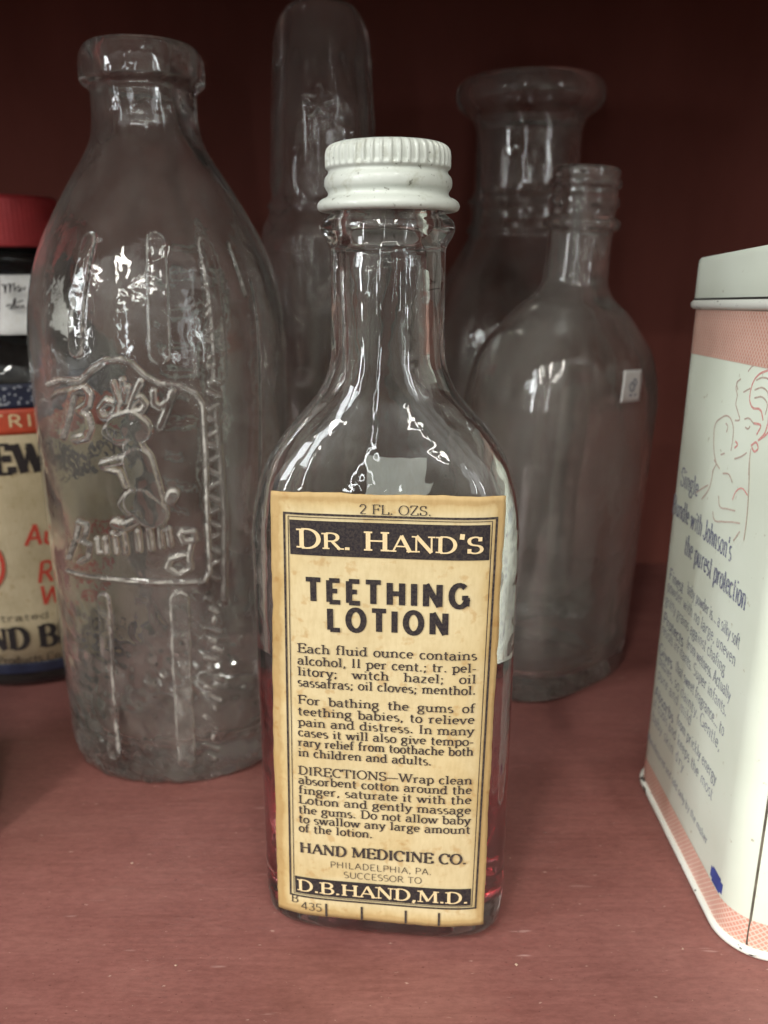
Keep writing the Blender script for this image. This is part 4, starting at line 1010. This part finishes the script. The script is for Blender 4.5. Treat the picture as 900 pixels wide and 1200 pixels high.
t1.build('heading_lettering', tinface, 'ink_blue', tin, .004); t2.build('bold_lettering', tinface, 'ink_blue', tin, .004); t3.build('small_lettering', tinface, 'ink_pale', tin, .004)
mk = Ink(); (ua_, _), (ub_, _) = tp(834.5, 1032), tp(845.5, 1049); zc_ = tp(840, 1041)[1]; um_ = tp(840, 1041)[0]; dd_ = .20
mk.strip([(-12.55, .82), (-12.05, .82)], lambda d: .20, .04); mk.strip([(-12.47, .82), (-12.13, .82)], lambda d: .29, .04)
M['mark'] = plain('blue_mark_print', (.05, .08, .32), .5, .3)
def tinwrap(u, v, off):
    y = -u - TYC; y0 = -(HY - RC)
    if y > y0: return tinface(u, v, off)
    a = (y0 - y) / RC; rr_ = RC + off - .012 * v
    return (-(HX - RC) - rr_ * math.cos(a), y0 - rr_ * math.sin(a), v)
mk.build('blue_mark', tinwrap, 'mark', tin, .004)
da, db, dc = Ink(), Ink(), Ink()
def dr(I, pts, z=1, w=.028):
    P = [tp(760 + x / 6.43, 380 + y / 6.43) if z == 1 else tp(760 + x / 5.457, 540 + y / 5.457) for x, y in pts]
    P = [tuple(r[:2]) for r in crom([(p[0], p[1], 0, 0) for p in P], 4, False)] if len(P) > 2 else P
    I.strip(P, lambda d: w)
for p in ([(690,390),(720,355),(770,345),(800,365)], [(750,460),(800,445),(850,480),(855,560)], [(740,530),(800,520),(840,570),(845,620)], [(740,590),(800,590),(835,650),(820,720)], [(620,450),(605,500),(615,560),(605,620),(620,680),(635,740),(600,745)],
          [(670,740),(700,735),(740,780)], [(675,800),(700,812),(712,795)], [(660,540),(690,525),(710,515)], [(600,1030),(650,1015),(690,990)], [(720,960),(710,1050),(705,1157)], [(640,440),(610,470),(620,520)],
          [(450,800),(460,760),(500,720),(540,705),(570,730),(590,800),(585,900),(575,970)], [(450,800),(448,900),(455,1000),(470,1060)], [(535,760),(550,790),(540,830)], [(500,995),(530,985)], [(470,1060),(440,1120)]): dr(db, p)
for p in ([(820,400),(770,420),(730,470),(710,540),(705,600),(720,650),(790,690),(805,760)], [(800,362),(860,355),(905,372)], [(820,400),(880,385),(930,400)], [(880,470),(892,560),(880,640),(850,700),(840,780),(820,850),(770,905)], [(900,440),(915,560),(890,690),(850,840),(780,900)],
          [(720,940),(760,920),(772,960),(745,985),(725,950)], [(605,900),(622,925),(600,950)], [(740,775),(790,800),(760,860)]): dr(da, p, w=.036)
for p in ([(380,60),(360,170),(310,250)], [(270,210),(330,170),(350,160)], [(380,330),(385,370),(440,395),(500,400),(550,410)], [(415,230),(420,290),(470,315),(520,330)], [(605,0),(600,250),(590,400),(575,520)], [(550,460),(530,490),(510,520)], [(440,90),(480,100),(500,150)], [(385,0),(420,60)]): dr(db, p, 2)
dr(da, [(500,260),(520,210),(560,190),(595,235)], 2)
da.build('line_drawing', tinface, 'ink_pink', tin, .004); db.build('line_drawing', tinface, 'ink_rust', tin, .004)

# ================================================================== unseen JAR added beyond the left edge to shade the shelf
jr = empty('shade_jar', (-10.5, 14.5, 0))
tag(jr, 'unseen squat dark brown jar with black lid, added beyond the left edge for its shade', 'jar')
M['amber'] = plain('dark_brown_glass', (.035, .014, .008), .12, .2, 50)
loft('body', crom([(0, .02, .02, 2), (0, 2.3, 2.3, 2), (.08, 2.5, 2.5, 2), (.3, 2.6, 2.6, 2), (6.6, 2.6, 2.6, 2), (7.2, 2.4, 2.4, 2), (7.5, 2.1, 2.1, 2), (7.7, 2.1, 2.1, 2)], .15), 64, 'amber', jr)
loft('lid', crom([(7.6, 1.9, 1.9, 2), (7.6, 2.25, 2.25, 2), (8.6, 2.25, 2.25, 2), (8.7, 2.15, 2.15, 2), (8.7, .02, .02, 2)], .1), 64, 'navy', jr)

# ================================================================== crumbs and dust on the shelf
def gp(px, py):
    d = ray(px, py); t = -CAM_H / d[2]; return d[0] * t, d[1] * t
rg = random.Random(9); V, F = [], []
spots = [(605, 1131, .035), (155, 1012, .03), (206, 1132, .03), (598, 1006, .02), (800, 1112, .02)]
for _ in range(90): spots.append((rg.uniform(0, 900), rg.uniform(800, 1200), rg.uniform(.004, .011)))
for px, py, r in spots:
    x, y = gp(px, py); b0 = len(V)
    for dx, dy, dz in ((1, 0, .5), (-1, .2, .5), (.1, 1, .5), (0, -1, .5), (0, 0, 1.2), (0, 0, 0)):
        V.append((x + r * dx * rg.uniform(.6, 1.3), y + r * dy * rg.uniform(.6, 1.3), r * dz * .8))
    for f in ((0, 2, 4), (2, 1, 4), (1, 3, 4), (3, 0, 4), (2, 0, 5), (1, 2, 5), (3, 1, 5), (0, 3, 5)): F.append(tuple(b0 + k for k in f))
im_['kind'] = 'stuff'
M['crumb'] = plain('pale_crumb', (.50, .34, .25), .8, .4)
cr_ = mesh_obj('dust_crumbs', V, F, 'crumb', smooth=False); cr_['kind'] = 'stuff'; cr_['label'] = 'pale dust crumbs scattered on the maroon shelf'

# the tin's top stands a little skew: its near side is drawn up
for o in list(tin.children) + [c for p in tin.children for c in p.children]:
    n_ = len(o.data.vertices); co = np.empty(n_ * 3, np.float32); o.data.vertices.foreach_get('co', co); co = co.reshape(-1, 3)
    z_ = co[:, 2] / CM; co[:, 2] += (.06 * (1.9 - co[:, 1] / CM) * np.clip(z_ / 11, 0, 1.1) ** 4 * CM).astype(np.float32)
    o.data.vertices.foreach_set('co', co.ravel()); o.data.update()
